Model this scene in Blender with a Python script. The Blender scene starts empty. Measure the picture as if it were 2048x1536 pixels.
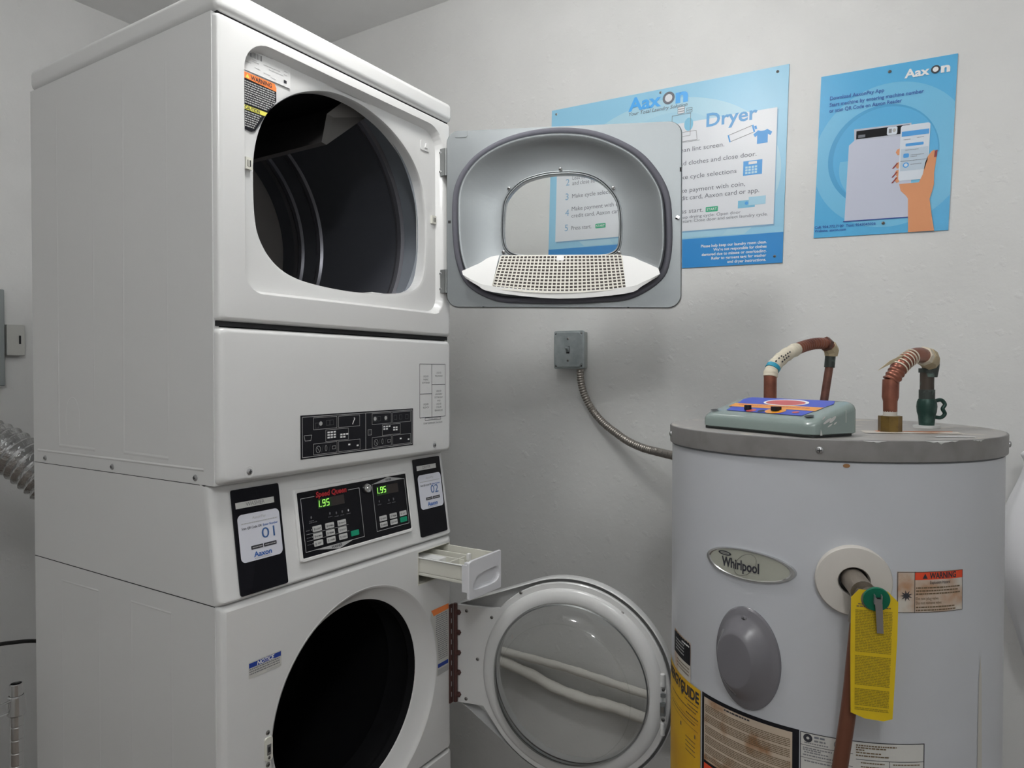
import bpy, math, random
from mathutils import Vector, Matrix
random.seed(7)
C = bpy.context.scene.collection
S = bpy.context.scene
Z0 = 1.62; PL = .24            # height of the seam between the dryer's two front panels
PI = math.pi
W = .683; DP = .674; FY = -.014
WX = 1.349; YR = 1.697; ZC = Z0 + 1.317

# ------------------------------------------------------------------ camera, world, exposure, lamp
cam = bpy.data.cameras.new('camera'); camo = bpy.data.objects.new('camera', cam); C.objects.link(camo); S.camera = camo
cam.sensor_width = 36; cam.lens = 1401.2 * 36 / 2048; cam.clip_start = .02; cam.clip_end = 50
yaw, pitch = 1.005, -.0158
fw = Vector((math.sin(yaw)*math.cos(pitch), math.cos(yaw)*math.cos(pitch), math.sin(pitch)))
rt = Vector((math.cos(yaw), -math.sin(yaw), 0)); up = rt.cross(fw)
camo.matrix_world = Matrix.Translation((-.7716, -1.1231, Z0-.0865)) @ Matrix((rt, up, -fw)).transposed().to_4x4()
S.view_settings.view_transform = 'Standard'; S.view_settings.look = 'None'
S.view_settings.gamma = 1; S.view_settings.use_curve_mapping = False
S.view_settings.exposure = -0.16
wd = bpy.data.worlds.new('world'); S.world = wd; wd.use_nodes = True
wd.node_tree.nodes['Background'].inputs[0].default_value = (.8, .85, .9, 1)
wd.node_tree.nodes['Background'].inputs[1].default_value = .12
LAMP = Vector((.12, -.34, ZC-.25))
ld = bpy.data.lights.new('ceiling_lamp', 'POINT'); ld.shadow_soft_size = .10; ld.energy = 25; ld.color = (1, .995, .985)
lo = bpy.data.objects.new('ceiling_lamp_light', ld); C.objects.link(lo); lo.location = LAMP

FILL_LAMP = Vector((-1.30, -1.55, ZC-.25))
l2 = bpy.data.lights.new('fill_lamp', 'POINT'); l2.shadow_soft_size = .12; l2.energy = 30; l2.color = (.97, .99, 1.0)  # added fill light, out of view, brightening the machine's side and the room
lo2 = bpy.data.objects.new('fill_lamp_light', l2); C.objects.link(lo2); lo2.location = FILL_LAMP

# ------------------------------------------------------------------ materials
MATS = {}
def mat(name, col, rough=.5, metal=0., bump=0., bscale=60, coat=0., spec=.5, noise=None, emit=None):
    if name in MATS: return MATS[name]
    m = bpy.data.materials.new(name); m.use_nodes = True; nt = m.node_tree; b = nt.nodes['Principled BSDF']
    b.inputs['Base Color'].default_value = (*col, 1); b.inputs['Roughness'].default_value = rough
    b.inputs['Metallic'].default_value = metal; b.inputs['Coat Weight'].default_value = coat
    b.inputs['Coat Roughness'].default_value = .12
    b.inputs['Specular IOR Level'].default_value = spec
    tc = nt.nodes.new('ShaderNodeTexCoord')
    if bump:
        n = nt.nodes.new('ShaderNodeTexNoise'); n.inputs['Scale'].default_value = bscale; n.inputs['Detail'].default_value = 5
        nt.links.new(tc.outputs['Object'], n.inputs['Vector'])
        bp = nt.nodes.new('ShaderNodeBump'); bp.inputs['Strength'].default_value = bump; bp.inputs['Distance'].default_value = .004
        nt.links.new(n.outputs['Fac'], bp.inputs['Height']); nt.links.new(bp.outputs['Normal'], b.inputs['Normal'])
    if noise:                               # (colour2, scale, lo, hi)
        c2, sc, lo_, hi_ = noise
        n = nt.nodes.new('ShaderNodeTexNoise'); n.inputs['Scale'].default_value = sc; n.inputs['Detail'].default_value = 6
        nt.links.new(tc.outputs['Object'], n.inputs['Vector'])
        r = nt.nodes.new('ShaderNodeValToRGB'); r.color_ramp.elements[0].position = lo_; r.color_ramp.elements[1].position = hi_
        r.color_ramp.elements[0].color = (*col, 1); r.color_ramp.elements[1].color = (*c2, 1)
        nt.links.new(n.outputs['Fac'], r.inputs['Fac']); nt.links.new(r.outputs['Color'], b.inputs['Base Color'])
    if emit:
        b.inputs['Emission Color'].default_value = (*col, 1); b.inputs['Emission Strength'].default_value = emit
    MATS[name] = m; return m
def glassmat(name, tint, refl=1.0, rough=0.0):
    m = bpy.data.materials.new(name); m.use_nodes = True; nt = m.node_tree; nt.nodes.clear()
    o = nt.nodes.new('ShaderNodeOutputMaterial'); t = nt.nodes.new('ShaderNodeBsdfTransparent'); g = nt.nodes.new('ShaderNodeBsdfGlossy')
    t.inputs[0].default_value = (*tint, 1); g.inputs['Roughness'].default_value = rough
    f = nt.nodes.new('ShaderNodeFresnel'); f.inputs[0].default_value = 1.45
    mx = nt.nodes.new('ShaderNodeMixShader'); nt.links.new(f.outputs[0], mx.inputs[0]); nt.links.new(t.outputs[0], mx.inputs[1])
    nt.links.new(g.outputs[0], mx.inputs[2]); nt.links.new(mx.outputs[0], o.inputs[0]); MATS[name] = m; return m

def wallmat(name, col, bumpy):
    m = bpy.data.materials.new(name); m.use_nodes = True; nt = m.node_tree; b = nt.nodes['Principled BSDF']
    b.inputs['Roughness'].default_value = .42; b.inputs['Specular IOR Level'].default_value = .35
    tc = nt.nodes.new('ShaderNodeTexCoord')
    n1 = nt.nodes.new('ShaderNodeTexNoise'); n1.inputs['Scale'].default_value = 5; n1.inputs['Detail'].default_value = 8; n1.inputs['Roughness'].default_value = .55
    n2 = nt.nodes.new('ShaderNodeTexNoise'); n2.inputs['Scale'].default_value = 34; n2.inputs['Detail'].default_value = 3
    r2 = nt.nodes.new('ShaderNodeValToRGB'); r2.color_ramp.elements[0].position = .60; r2.color_ramp.elements[1].position = .80
    add = nt.nodes.new('ShaderNodeMath'); add.operation = 'MULTIPLY_ADD'; add.inputs[1].default_value = .17
    for n in (n1, n2): nt.links.new(tc.outputs['Object'], n.inputs['Vector'])
    nt.links.new(n2.outputs['Fac'], r2.inputs['Fac'])
    nt.links.new(r2.outputs['Color'], add.inputs[0]); nt.links.new(n1.outputs['Fac'], add.inputs[2])
    bp = nt.nodes.new('ShaderNodeBump'); bp.inputs['Strength'].default_value = bumpy; bp.inputs['Distance'].default_value = .010
    nt.links.new(add.outputs[0], bp.inputs['Height']); nt.links.new(bp.outputs['Normal'], b.inputs['Normal'])
    r = nt.nodes.new('ShaderNodeValToRGB'); r.color_ramp.elements[0].position = .35; r.color_ramp.elements[1].position = .8
    r.color_ramp.elements[0].color = (*col, 1); r.color_ramp.elements[1].color = (*[c*.93 for c in col], 1)
    nt.links.new(n1.outputs['Fac'], r.inputs['Fac']); nt.links.new(r.outputs['Color'], b.inputs['Base Color'])
    MATS[name] = m; return m
wallmat('wall_paint', (.745, .745, .735), .50)
wallmat('ceiling_paint', (.88, .88, .875), .2)
mat('floor_tile', (.25, .21, .18), .5, noise=((.19, .16, .14), 9, .4, .7))
mat('concrete', (.30, .29, .27), .85, bump=.3, bscale=60)
mat('enamel', (.74, .74, .735), .28, coat=.25)
mat('enamel_side', (.72, .72, .715), .36, coat=.1)
mat('recess_white', (.76, .76, .755), .35)
mat('gap', (.02, .02, .022), .8)
mat('galv', (.285, .305, .315), .40, .70, bump=.04, bscale=500)
mat('galv_dark', (.27, .28, .28), .42, .7)
mat('gasket', (.13, .13, .155), .85)
mat('gasket_black', (.03, .03, .035), .8)
mat('drum_black', (.105, .110, .130), .40, .3)
mat('drum_front', (.30, .33, .37), .4, .3)
mat('drum_rib', (.16, .16, .18), .28, .6)
mat('drum_rear', (.50, .47, .45), .5, .3)
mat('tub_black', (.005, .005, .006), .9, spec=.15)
mat('baffle', (.13, .12, .12), .45)
mat('baffle_end', (.30, .29, .28), .5)
mat('lint_plastic', (.80, .78, .70), .4)
mat('white_plastic', (.80, .80, .79), .35)
mat('cream_plastic', (.72, .71, .64), .4)
mat('drawer_front', (.76, .76, .79), .35)
mat('lint', (.16, .14, .13), .95)
mat('black_panel', (.006, .006, .009), .25, spec=.22)
mat('label_black', (.010, .010, .014), .45, spec=.25)
mat('line_grey', (.45, .45, .45), .5)
mat('ink', (.03, .03, .04), .6)
mat('ink_soft', (.22, .22, .23), .6)
mat('ink_rust', (.16, .11, .06), .6)
mat('text_grey', (.17, .18, .21), .6)
mat('white_ink', (.85, .85, .85), .5)
mat('dim_ink', (.10, .10, .11), .5)
mat('sticker', (.68, .69, .76), .4)
mat('strip', (.62, .62, .60), .4)
mat('blue_ink', (.03, .12, .42), .5)
mat('blue_num', (.05, .13, .33), .5)
mat('led', (.35, 1.0, .12), .5, emit=1.7)
mat('led_glass', (.012, .05, .008), .3)
mat('display_tint', (.03, .022, .02), .3)
mat('speed_red', (.42, .015, .02), .5)
mat('button', (.55, .55, .54), .45)
mat('button_green', (.0, .30, .16), .45)
mat('chrome', (.62, .62, .62), .18, 1.)
mat('steel', (.45, .45, .46), .35, .9)
mat('screw_dark', (.25, .24, .23), .4, .8)
mat('orange', (.92, .25, .06), .5)
mat('yellow_ink', (.80, .75, .12), .5)
mat('notice_blue', (.015, .05, .32), .5)
mat('label_white', (.62, .61, .58), .5)
mat('red_ink', (.75, .07, .02), .5)
mat('hinge_brown', (.10, .045, .04), .5, .3)
mat('poster_blue', (.30, .60, .80), .35)
mat('poster_pale', (.42, .67, .80), .35)
mat('poster_pale2', (.38, .64, .79), .35)
mat('poster_foot', (.03, .27, .66), .35)
mat('poster_white', (.74, .76, .80), .35)
mat('logo_blue', (.08, .42, .90), .4)
mat('head_blue', (.10, .36, .70), .4)
mat('icon_blue', (.05, .33, .75), .4)
mat('num_blue', (.22, .42, .62), .4)
mat('badge_green', (.03, .42, .22), .4)
mat('card_blue', (.20, .52, .72), .4)
mat('p2_blue', (.075, .42, .74), .35)
mat('p2_pale', (.15, .50, .76), .35)
mat('p2_ring', (.05, .34, .64), .35)
mat('p2_text', (.02, .10, .42), .4)
mat('p2_washer', (.55, .58, .70), .4)
mat('p2_washer_top', (.50, .53, .62), .4)
mat('skin_print', (.72, .30, .13), .5)
mat('nail_print', (.25, .01, .02), .4)
mat('phone_white', (.68, .74, .82), .4)
mat('phone_grey', (.50, .60, .70), .4)
mat('box_metal', (.43, .47, .475), .45, .35, noise=((.32, .36, .37), 30, .4, .7))
mat('box_side', (.38, .41, .40), .5, .3)
mat('conduit', (.36, .33, .30), .34, .85)
mat('tank', (.53, .545, .58), .36, noise=((.50, .51, .53), 3, .4, .8))
mat('tank_cap', (.245, .235, .23), .42, .2, noise=((.20, .19, .185), 25, .45, .7))
mat('cap_top', (.36, .345, .33), .45, .1, noise=((.52, .48, .42), 14, .56, .66))
mat('cover_grey', (.165, .16, .175), .22, coat=.4)
mat('badge_metal', (.50, .51, .44), .3, .4)
mat('foam', (.58, .55, .51), .6)
mat('brass_old', (.24, .21, .18), .4, .6)
mat('green_disc', (.0, .13, .07), .35)
mat('tag_yellow', (.66, .46, .008), .4)
mat('tag_text', (.30, .22, .01), .5)
mat('pipe_brown', (.16, .06, .035), .4, .3)
mat('label_rusty', (.55, .45, .35), .5, noise=((.30, .12, .03), 16, .50, .62))
mat('label_tan', (.60, .56, .50), .5, noise=((.42, .20, .08), 16, .44, .66))
mat('label_yellow', (.72, .42, .01), .45, noise=((.60, .30, .01), 10, .4, .7))
mat('rust', (.34, .17, .07), .8)
mat('stain', (.52, .50, .46), .5)
mat('copper', (.30, .115, .075), .34, .7, noise=((.19, .07, .05), 30, .42, .65))
mat('copper_dull', (.20, .09, .065), .5, .5, noise=((.12, .055, .045), 40, .4, .65))
mat('verdigris', (.045, .055, .05), .5, .3, noise=((.14, .20, .18), 45, .58, .72))
mat('verdigris_brown', (.07, .055, .045), .5, .35, noise=((.12, .16, .14), 40, .56, .70))
mat('valve_green', (.015, .05, .04), .4, .3, noise=((.05, .10, .085), 50, .5, .7))
mat('brass_nut', (.22, .14, .04), .4, .6, noise=((.12, .075, .03), 40, .4, .65))
mat('tape', (.68, .62, .50), .6)
mat('glue', (.45, .37, .24), .6)
mat('tape_blue', (.02, .30, .45), .5)
mat('device', (.23, .285, .270), .26, coat=.3)
mat('device_base', (.04, .045, .045), .6)
mat('device_blue', (.03, .06, .50), .3)
mat('device_orange', (.80, .32, .03), .35)
mat('device_red', (.55, .10, .10), .4)
mat('paint_drip', (.56, .56, .55), .5)
mat('insulation', (.75, .73, .68), .7, bump=.5, bscale=40)
mat('foil', (.55, .55, .55), .25, 1., bump=.9, bscale=90)
mat('cable', (.01, .01, .01), .5)
mat('plate_white', (.55, .55, .52), .5)
mat('cabinet_grey', (.30, .33, .33), .5)
mat('bag', (.78, .78, .80), .4, bump=.4, bscale=14)
mat('lamp_glass', (1, 1, 1), .5, emit=3.0)
mat('fixture', (.8, .8, .8), .4)
glassmat('globe', (.97, .97, .96), rough=.1); glassmat('glass', (.93, .95, .94)); glassmat('glass_bowl', (.955, .96, .95))

# ------------------------------------------------------------------ geometry helpers
class Fr:                                   # a flat frame: origin, u, v, w
    def __init__(s, O, U, V, N): s.O, s.U, s.V, s.N = Vector(O), Vector(U).normalized(), Vector(V).normalized(), Vector(N).normalized()
    def __call__(s, u, v, w=0): return s.O + s.U*u + s.V*v + s.N*w
class Cy:                                   # a frame bent round a vertical cylinder
    def __init__(s, c, R, a0): s.c, s.R, s.a0 = c, R, math.radians(a0)
    def __call__(s, u, v, w=0):
        a = s.a0 + u/s.R; r = s.R + w
        return Vector((s.c[0]+r*math.cos(a), s.c[1]+r*math.sin(a), v))
WORLD = Fr((0,0,0), (1,0,0), (0,1,0), (0,0,1))
class MB:
    def __init__(s): s.v=[]; s.f=[]; s.m=[]; s.s=[]; s.mats=[]
    def mi(s, m):
        if m not in s.mats: s.mats.append(m)
        return s.mats.index(m)
    def add(s, vs, fs, m, smooth=False):
        o = len(s.v); s.v += [tuple(v) for v in vs]; k = s.mi(m)
        for f in fs: s.f.append(tuple(i+o for i in f)); s.m.append(k); s.s.append(smooth)
        return s
    def box(s, F, u0, u1, v0, v1, w0, w1, m):
        P = [F(u, v, w) for w in (w0, w1) for v in (v0, v1) for u in (u0, u1)]
        return s.add(P, [(0,2,3,1),(4,5,7,6),(0,1,5,4),(2,6,7,3),(0,4,6,2),(1,3,7,5)], m)
    def prism(s, F, poly, w0, w1, m, smooth=False):
        n = len(poly); P = [F(u,v,w0) for u,v in poly] + [F(u,v,w1) for u,v in poly]
        s.add(P, [tuple(range(n))[::-1], tuple(range(n, 2*n))], m)
        return s.add(P, [(i,(i+1)%n,n+(i+1)%n,n+i) for i in range(n)], m, smooth)
    def poly(s, F, poly, w, m): return s.add([F(u,v,w) for u,v in poly], [tuple(range(len(poly)))], m)
    def rect(s, F, u0, v0, u1, v1, w, m, nx=1):
        P=[]
        for i in range(nx+1):
            u = u0+(u1-u0)*i/nx; P += [F(u,v0,w), F(u,v1,w)]
        return s.add(P, [(2*i,2*i+2,2*i+3,2*i+1) for i in range(nx)], m)
    def frame(s, F, u0, v0, u1, v1, t, w, m, nx=1):
        s.rect(F,u0,v0,u1,v0+t,w,m,nx); s.rect(F,u0,v1-t,u1,v1,w,m,nx); s.rect(F,u0,v0+t,u0+t,v1-t,w,m); return s.rect(F,u1-t,v0+t,u1,v1-t,w,m)
    def line(s, F, pts, t, w, m, close=False):
        q = list(pts) + ([pts[0]] if close else [])
        for a, b in zip(q, q[1:]):
            dx, dy = b[0]-a[0], b[1]-a[1]; L = math.hypot(dx, dy) or 1; nx, ny = -dy/L*t/2, dx/L*t/2
            s.poly(F, [(a[0]+nx,a[1]+ny),(a[0]-nx,a[1]-ny),(b[0]-nx,b[1]-ny),(b[0]+nx,b[1]+ny)], w, m)
        return s
    def loft(s, loops, m, smooth=True, cap0=False, cap1=False):   # loops: equal-length closed rings of points
        n = len(loops[0]); P = [p for l in loops for p in l]; fs=[]
        for k in range(len(loops)-1):
            for i in range(n): fs.append((k*n+i, k*n+(i+1)%n, (k+1)*n+(i+1)%n, (k+1)*n+i))
        s.add(P, fs, m, smooth)
        if cap0: s.add(loops[0], [tuple(range(n))[::-1]], m)
        if cap1: s.add(loops[-1], [tuple(range(n))], m)
        return s
    def lathe(s, F, prof, m, n=48, cu=0, cv=0, smooth=True, cap0=False, cap1=False, ru=1., rv=1.):   # prof (radius, w)
        return s.loft([[F(cu+r*ru*math.cos(2*PI*i/n), cv+r*rv*math.sin(2*PI*i/n), w) for i in range(n)] for r, w in prof], m, smooth, cap0, cap1)
    def tube(s, pts, rad, m, n=16, caps=True, smooth=True):
        pts = [Vector(p) for p in pts]; loops=[]; N=None
        for i, p in enumerate(pts):
            t = (pts[min(i+1,len(pts)-1)] - pts[max(i-1,0)]).normalized()
            if N is None:
                N = t.orthogonal().normalized()
            else: N = (N - t*N.dot(t)).normalized()
            B = t.cross(N); r = rad[i] if isinstance(rad, (list, tuple)) else rad
            loops.append([p + (N*math.cos(2*PI*k/n) + B*math.sin(2*PI*k/n))*r for k in range(n)])
        return s.loft(loops, m, smooth, caps, caps)
    def text(s, F, body, u, v, size, w, m, align='LEFT', width=None, bold=0., shear=0., ext=0):
        vs, fs = glyphs(body, bold)
        if not vs: return s
        x0 = min(p[0] for p in vs); x1 = max(p[0] for p in vs)
        sx = size if width is None else width/(x1-x0)
        off = {'LEFT': -x0*sx, 'CENTER': -(x0+x1)/2*sx, 'RIGHT': -x1*sx}[align]
        return s.add([F(u+off+p[0]*sx+shear*p[1]*size, v+p[1]*size, w) for p in vs], fs, m)
    def greek(s, F, u0, v, u1, h, w, m, rnd=random, wl=2.2):     # a row of dashes where the print is too small to read
        u = u0
        while u < u1 - h*.6:
            l = min(h*rnd.uniform(.8, 2.6)*wl/2, u1-u); s.rect(F, u, v, u+l, v+h, w, m); u += l + h*.45
        return s
    def build(s, name, parent=None, loc=None, bevel=0, seg=2, angle=35, subsurf=0):
        me = bpy.data.meshes.new(name); L = Vector(loc) if loc is not None else (root_loc(parent) if parent else Vector((0,0,0)))
        me.from_pydata([tuple(Vector(v)-L) for v in s.v], [], s.f)
        for k in s.mats: me.materials.append(MATS[k])
        me.polygons.foreach_set('material_index', s.m); me.polygons.foreach_set('use_smooth', s.s)
        me.validate(); me.update()
        o = bpy.data.objects.new(name, me); C.objects.link(o)
        if parent: o.parent = parent
        else: o.location = L
        if bevel:
            import bmesh
            bm = bmesh.new(); bm.from_mesh(me); bmesh.ops.remove_doubles(bm, verts=bm.verts, dist=1e-5)
            bmesh.ops.recalc_face_normals(bm, faces=bm.faces); bm.to_mesh(me); bm.free()
            md = o.modifiers.new('bevel', 'BEVEL'); md.width = bevel; md.segments = seg; md.limit_method = 'ANGLE'; md.angle_limit = math.radians(angle)
            for p in me.polygons: p.use_smooth = True
            wn = o.modifiers.new('wn', 'WEIGHTED_NORMAL'); wn.keep_sharp = True
        elif any(s.s) and not subsurf:
            me.set_sharp_from_angle(angle=math.radians(38))
            wn = o.modifiers.new('wn', 'WEIGHTED_NORMAL'); wn.keep_sharp = True
        if subsurf:
            md = o.modifiers.new('sub', 'SUBSURF'); md.levels = subsurf; md.render_levels = subsurf
        return o
_g = {}
def glyphs(body, bold):
    k = (body, bold)
    if k not in _g:
        cu = bpy.data.curves.new('t', 'FONT'); cu.body = body; cu.size = 1; cu.offset = bold; cu.resolution_u = 3; cu.fill_mode = 'FRONT'
        ob = bpy.data.objects.new('t', cu); me = ob.to_mesh()
        _g[k] = ([tuple(v.co[:2]) for v in me.vertices], [tuple(p.vertices) for p in me.polygons])
        ob.to_mesh_clear(); bpy.data.objects.remove(ob); bpy.data.curves.remove(cu)
    return _g[k]
def root_loc(o):
    while o.parent: o = o.parent
    return o.location.copy()
def thing(name, label, cat, loc=(0,0,0), group=None):
    o = bpy.data.objects.new(name, None); C.objects.link(o); o.location = loc; o.empty_display_size = .05
    o['label'] = label; o['category'] = cat
    if group: o['group'] = group
    return o
def tag(o, label, cat, group=None):
    o['label'] = label; o['category'] = cat
    if group: o['group'] = group
    return o
def struct(o): o['kind'] = 'structure'; return o
def rrect(u0, v0, u1, v1, r, n=6):
    if not isinstance(r, (list, tuple)): r = [r]*4          # bl br tr tl
    out = []
    for (cx, cy, a0, q) in ((u0+r[0], v0+r[0], 180, r[0]), (u1-r[1], v0+r[1], 270, r[1]), (u1-r[2], v1-r[2], 0, r[2]), (u0+r[3], v1-r[3], 90, r[3])):
        for i in range(n+1):
            a = math.radians(a0 + 90*i/n); out.append((cx+q*math.cos(a), cy+q*math.sin(a)))
    return out
def ellipse(cu, cv, ru, rv, n=48): return [(cu+ru*math.cos(2*PI*i/n), cv+rv*math.sin(2*PI*i/n)) for i in range(n)]
def smooth_loop(pts, k=6):                # closed Catmull-Rom
    n=len(pts); out=[]
    for i in range(n):
        p0,p1,p2,p3 = [Vector(pts[(i+j)%n]) for j in (-1,0,1,2)]
        for j in range(k):
            t=j/k; out.append(tuple(.5*((2*p1)+(p2-p0)*t+(2*p0-5*p1+4*p2-p3)*t*t+(3*p1-p0-3*p2+p3)*t**3)))
    return out
def smooth_path(pts, k=8):
    pts=[Vector(p) for p in pts]; q=[pts[0]*2-pts[1]]+pts+[pts[-1]*2-pts[-2]]; out=[]
    for i in range(1,len(q)-2):
        p0,p1,p2,p3=q[i-1:i+3]
        for j in range(k):
            t=j/k; out.append(.5*((2*p1)+(p2-p0)*t+(2*p0-5*p1+4*p2-p3)*t*t+(3*p1-p0-3*p2+p3)*t**3))
    out.append(pts[-1]); return out
def resample(pts, step):
    out=[pts[0]]; acc=0
    for a,b in zip(pts,pts[1:]):
        L=(b-a).length; d=step-acc
        while d<=L: out.append(a+(b-a)*(d/L)); d+=step
        acc=(acc+L)%step if L else acc
    return out
def radial(poly, c, angs):                # polygon -> its points along the given rays from c
    out=[]; n=len(poly)
    for a in angs:
        dx, dy = math.cos(a), math.sin(a); best=None
        for i in range(n):
            x1,y1=poly[i][0]-c[0],poly[i][1]-c[1]; x2,y2=poly[(i+1)%n][0]-c[0],poly[(i+1)%n][1]-c[1]
            ex,ey=x2-x1,y2-y1; den=dx*ey-dy*ex
            if abs(den)<1e-12: continue
            t=(x1*ey-y1*ex)/den; u=(x1*dy-y1*dx)/den
            if t>0 and -1e-6<=u<=1+1e-6 and (best is None or t>best): best=t
        out.append((c[0]+dx*best, c[1]+dy*best))
    return out
def angles(polys, c, n=120):
    A=[2*PI*i/n for i in range(n)]
    for p in polys: A += [math.atan2(y-c[1],x-c[0])%(2*PI) for x,y in p]
    A=sorted(A); out=[A[0]]
    for a in A[1:]:
        if a-out[-1]>1e-4: out.append(a)
    return out
def plate(mb, F, c, stages, m, smooth=True):     # stages: (polygon, w[, material]); joins them ring by ring
    A = angles([s[0] for s in stages], c); R=[[F(u,v,s[1]) for u,v in radial(s[0], c, A)] for s in stages]
    return mb.loft(R, m, smooth)
def inset(poly, c, d):
    out=[]
    for x,y in poly:
        L=math.hypot(x-c[0],y-c[1]); out.append((x-(x-c[0])/L*d, y-(y-c[1])/L*d))
    return out
def clip(poly, u0, v0, u1, v1):
    def cut(P, ins, inter):
        o=[]
        for i in range(len(P)):
            a,b=P[i-1],P[i]
            if ins(b):
                if not ins(a): o.append(inter(a,b))
                o.append(b)
            elif ins(a): o.append(inter(a,b))
        return o
    def ix(k): return lambda a,b: (k, a[1]+(b[1]-a[1])*(k-a[0])/(b[0]-a[0]))
    def iy(k): return lambda a,b: (a[0]+(b[0]-a[0])*(k-a[1])/(b[1]-a[1]), k)
    P=cut(poly, lambda p:p[0]>=u0, ix(u0)); P=cut(P, lambda p:p[0]<=u1, ix(u1))
    P=cut(P, lambda p:p[1]>=v0, iy(v0)); return cut(P, lambda p:p[1]<=v1, iy(v1))
def screw(name, F, u, v, w, r, parent, m='steel'):
    b = MB(); b.lathe(F, [(r, w), (r*.95, w+r*.25), (r*.6, w+r*.5), (0.0002, w+r*.55)], m, 16, u, v)
    b.rect(F, u-r*.6, v-r*.12, u+r*.6, v+r*.12, w+r*.58, 'gap'); b.rect(F, u-r*.12, v-r*.6, u+r*.12, v+r*.6, w+r*.585, 'gap')
    return b.build(name, parent)

# ------------------------------------------------------------------ room
b = MB(); b.box(WORLD, WX, WX+.1, -3.0, YR+.1, 0, ZC, 'wall_paint'); struct(b.build('wall_right'))
b = MB(); b.box(WORLD, -1.9, WX, YR, YR+.1, 0, ZC, 'wall_paint'); struct(b.build('wall_back'))
b = MB(); b.box(WORLD, -2.0, -1.9, -3.0, YR+.1, 0, ZC, 'wall_paint'); struct(b.build('wall_left'))
b = MB(); b.box(WORLD, -2.0, WX+.1, -3.1, -3.0, 0, ZC, 'wall_paint'); struct(b.build('wall_front'))
b = MB(); b.box(WORLD, -2.0, WX+.1, -3.1, YR+.1, -.1, 0, 'floor_tile'); struct(b.build('floor'))
b = MB(); b.box(WORLD, -2.0, WX+.1, -3.1, YR+.1, ZC, ZC+.1, 'ceiling_paint'); struct(b.build('ceiling'))

# ceiling lamp (just outside the frame, above the machines), and a globe body for the added fill light
for P0, lab, k in ((LAMP, 'round glass globe ceiling light in front of the stacked machines', 1), (FILL_LAMP, 'larger glass globe ceiling light near the entrance, far from the machines', 1.45)):
    t = thing('ceiling_light', lab, 'lamp', (P0.x, P0.y, ZC))
    FL = Fr((P0.x, P0.y, ZC), (1,0,0), (0,-1,0), (0,0,-1))
    b = MB(); b.lathe(FL, [(.055, 0), (.055, .012), (.035, .018), (.02, .020), (.02, .155), (.0005, .155)], 'fixture', 32, cap0=True); b.build('lamp_base', t)
    b = MB(); q_ = .088*(1.2 if k > 1 else 1); b.lathe(FL, [(max(.0005, q_*math.sin(a)), .25-q_*math.cos(a)) for a in [PI*i/20 for i in range(2, 21)]], 'globe', 48); b.build('globe_shade', t)

# ------------------------------------------------------------------ clothes dryer (upper machine)
FF = Fr((0, FY, Z0), (1,0,0), (0,0,1), (0,-1,0))          # its front plane: u = x, v = height above the panel seam, w = towards the room
FS = Fr((0, 0, Z0), (0,-1,0), (0,0,1), (-1,0,0))          # left side: u = -y
zt, zb = .557, -.2905
dry = thing('clothes_dryer', 'white coin laundry dryer with its door open, stacked above the washer', 'dryer', (W/2, DP/2, Z0+zb))
b = MB(); t_ = .012
b.box(WORLD, 0, t_, 0, DP, Z0+zb, Z0+zt, 'enamel_side'); b.box(WORLD, W-t_, W, 0, DP, Z0+zb, Z0+zt, 'enamel_side')
b.box(WORLD, t_, W-t_, DP-t_, DP, Z0+zb, Z0+zt, 'enamel_side'); b.box(WORLD, t_, W-t_, 0, DP-t_, Z0+zb, Z0+zb+t_, 'enamel_side')
# pressed ribs and the bottom crease on the side sheet
def ridge(mb, F, pts, t=.004, h=.0006, m='enamel_side'):
    for a, c in zip(pts, pts[1:]):
        dx, dy = c[0]-a[0], c[1]-a[1]; L = math.hypot(dx,dy); nx, ny = -dy/L*t, dx/L*t
        P=[F(a[0]+nx,a[1]+ny,0),F(a[0],a[1],h),F(a[0]-nx,a[1]-ny,0),F(c[0]+nx,c[1]+ny,0),F(c[0],c[1],h),F(c[0]-nx,c[1]-ny,0)]
        mb.add(P, [(0,1,4,3),(1,2,5,4)], m)
ridge(b, FS, [(-.288,.50),(-.295,-.247),(-.14,-.249)]); ridge(b, FS, [(-.557,.50),(-.557,-.247),(-.406,-.248)])
ridge(b, FS, [(-.14,.50),(-.14,-.2)], h=.0004); ridge(b, FS, [(-.406,.50),(-.406,-.2)], h=.0004)
ridge(b, FS, [(-.655,-.263),(-.03,-.263)], h=.0012, t=.003)
ridge(b, FS, [(-.497-.03*math.cos(a), -.19+.05*math.sin(a)) for a in [math.radians(95+i*15) for i in range(-9, 9)]], h=.0004, t=.002)
b.build('cabinet', dry)
for u in (-.620, -.338, -.055): screw('screw', FS, u, -.279, 0, .006, dry, 'steel')
# cap
b = MB(); b.box(WORLD, -.001, W+.001, FY-.003, DP+.002, Z0+zt+.0010, Z0+zt+.050, 'enamel'); b.build('top_panel', dry, bevel=.014, seg=4)
b = MB(); b.box(WORLD, .008, W-.008, FY+.008, DP-.006, Z0+zt-.001, Z0+zt+.004, 'gap'); b.build('top_seam', dry)
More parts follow.
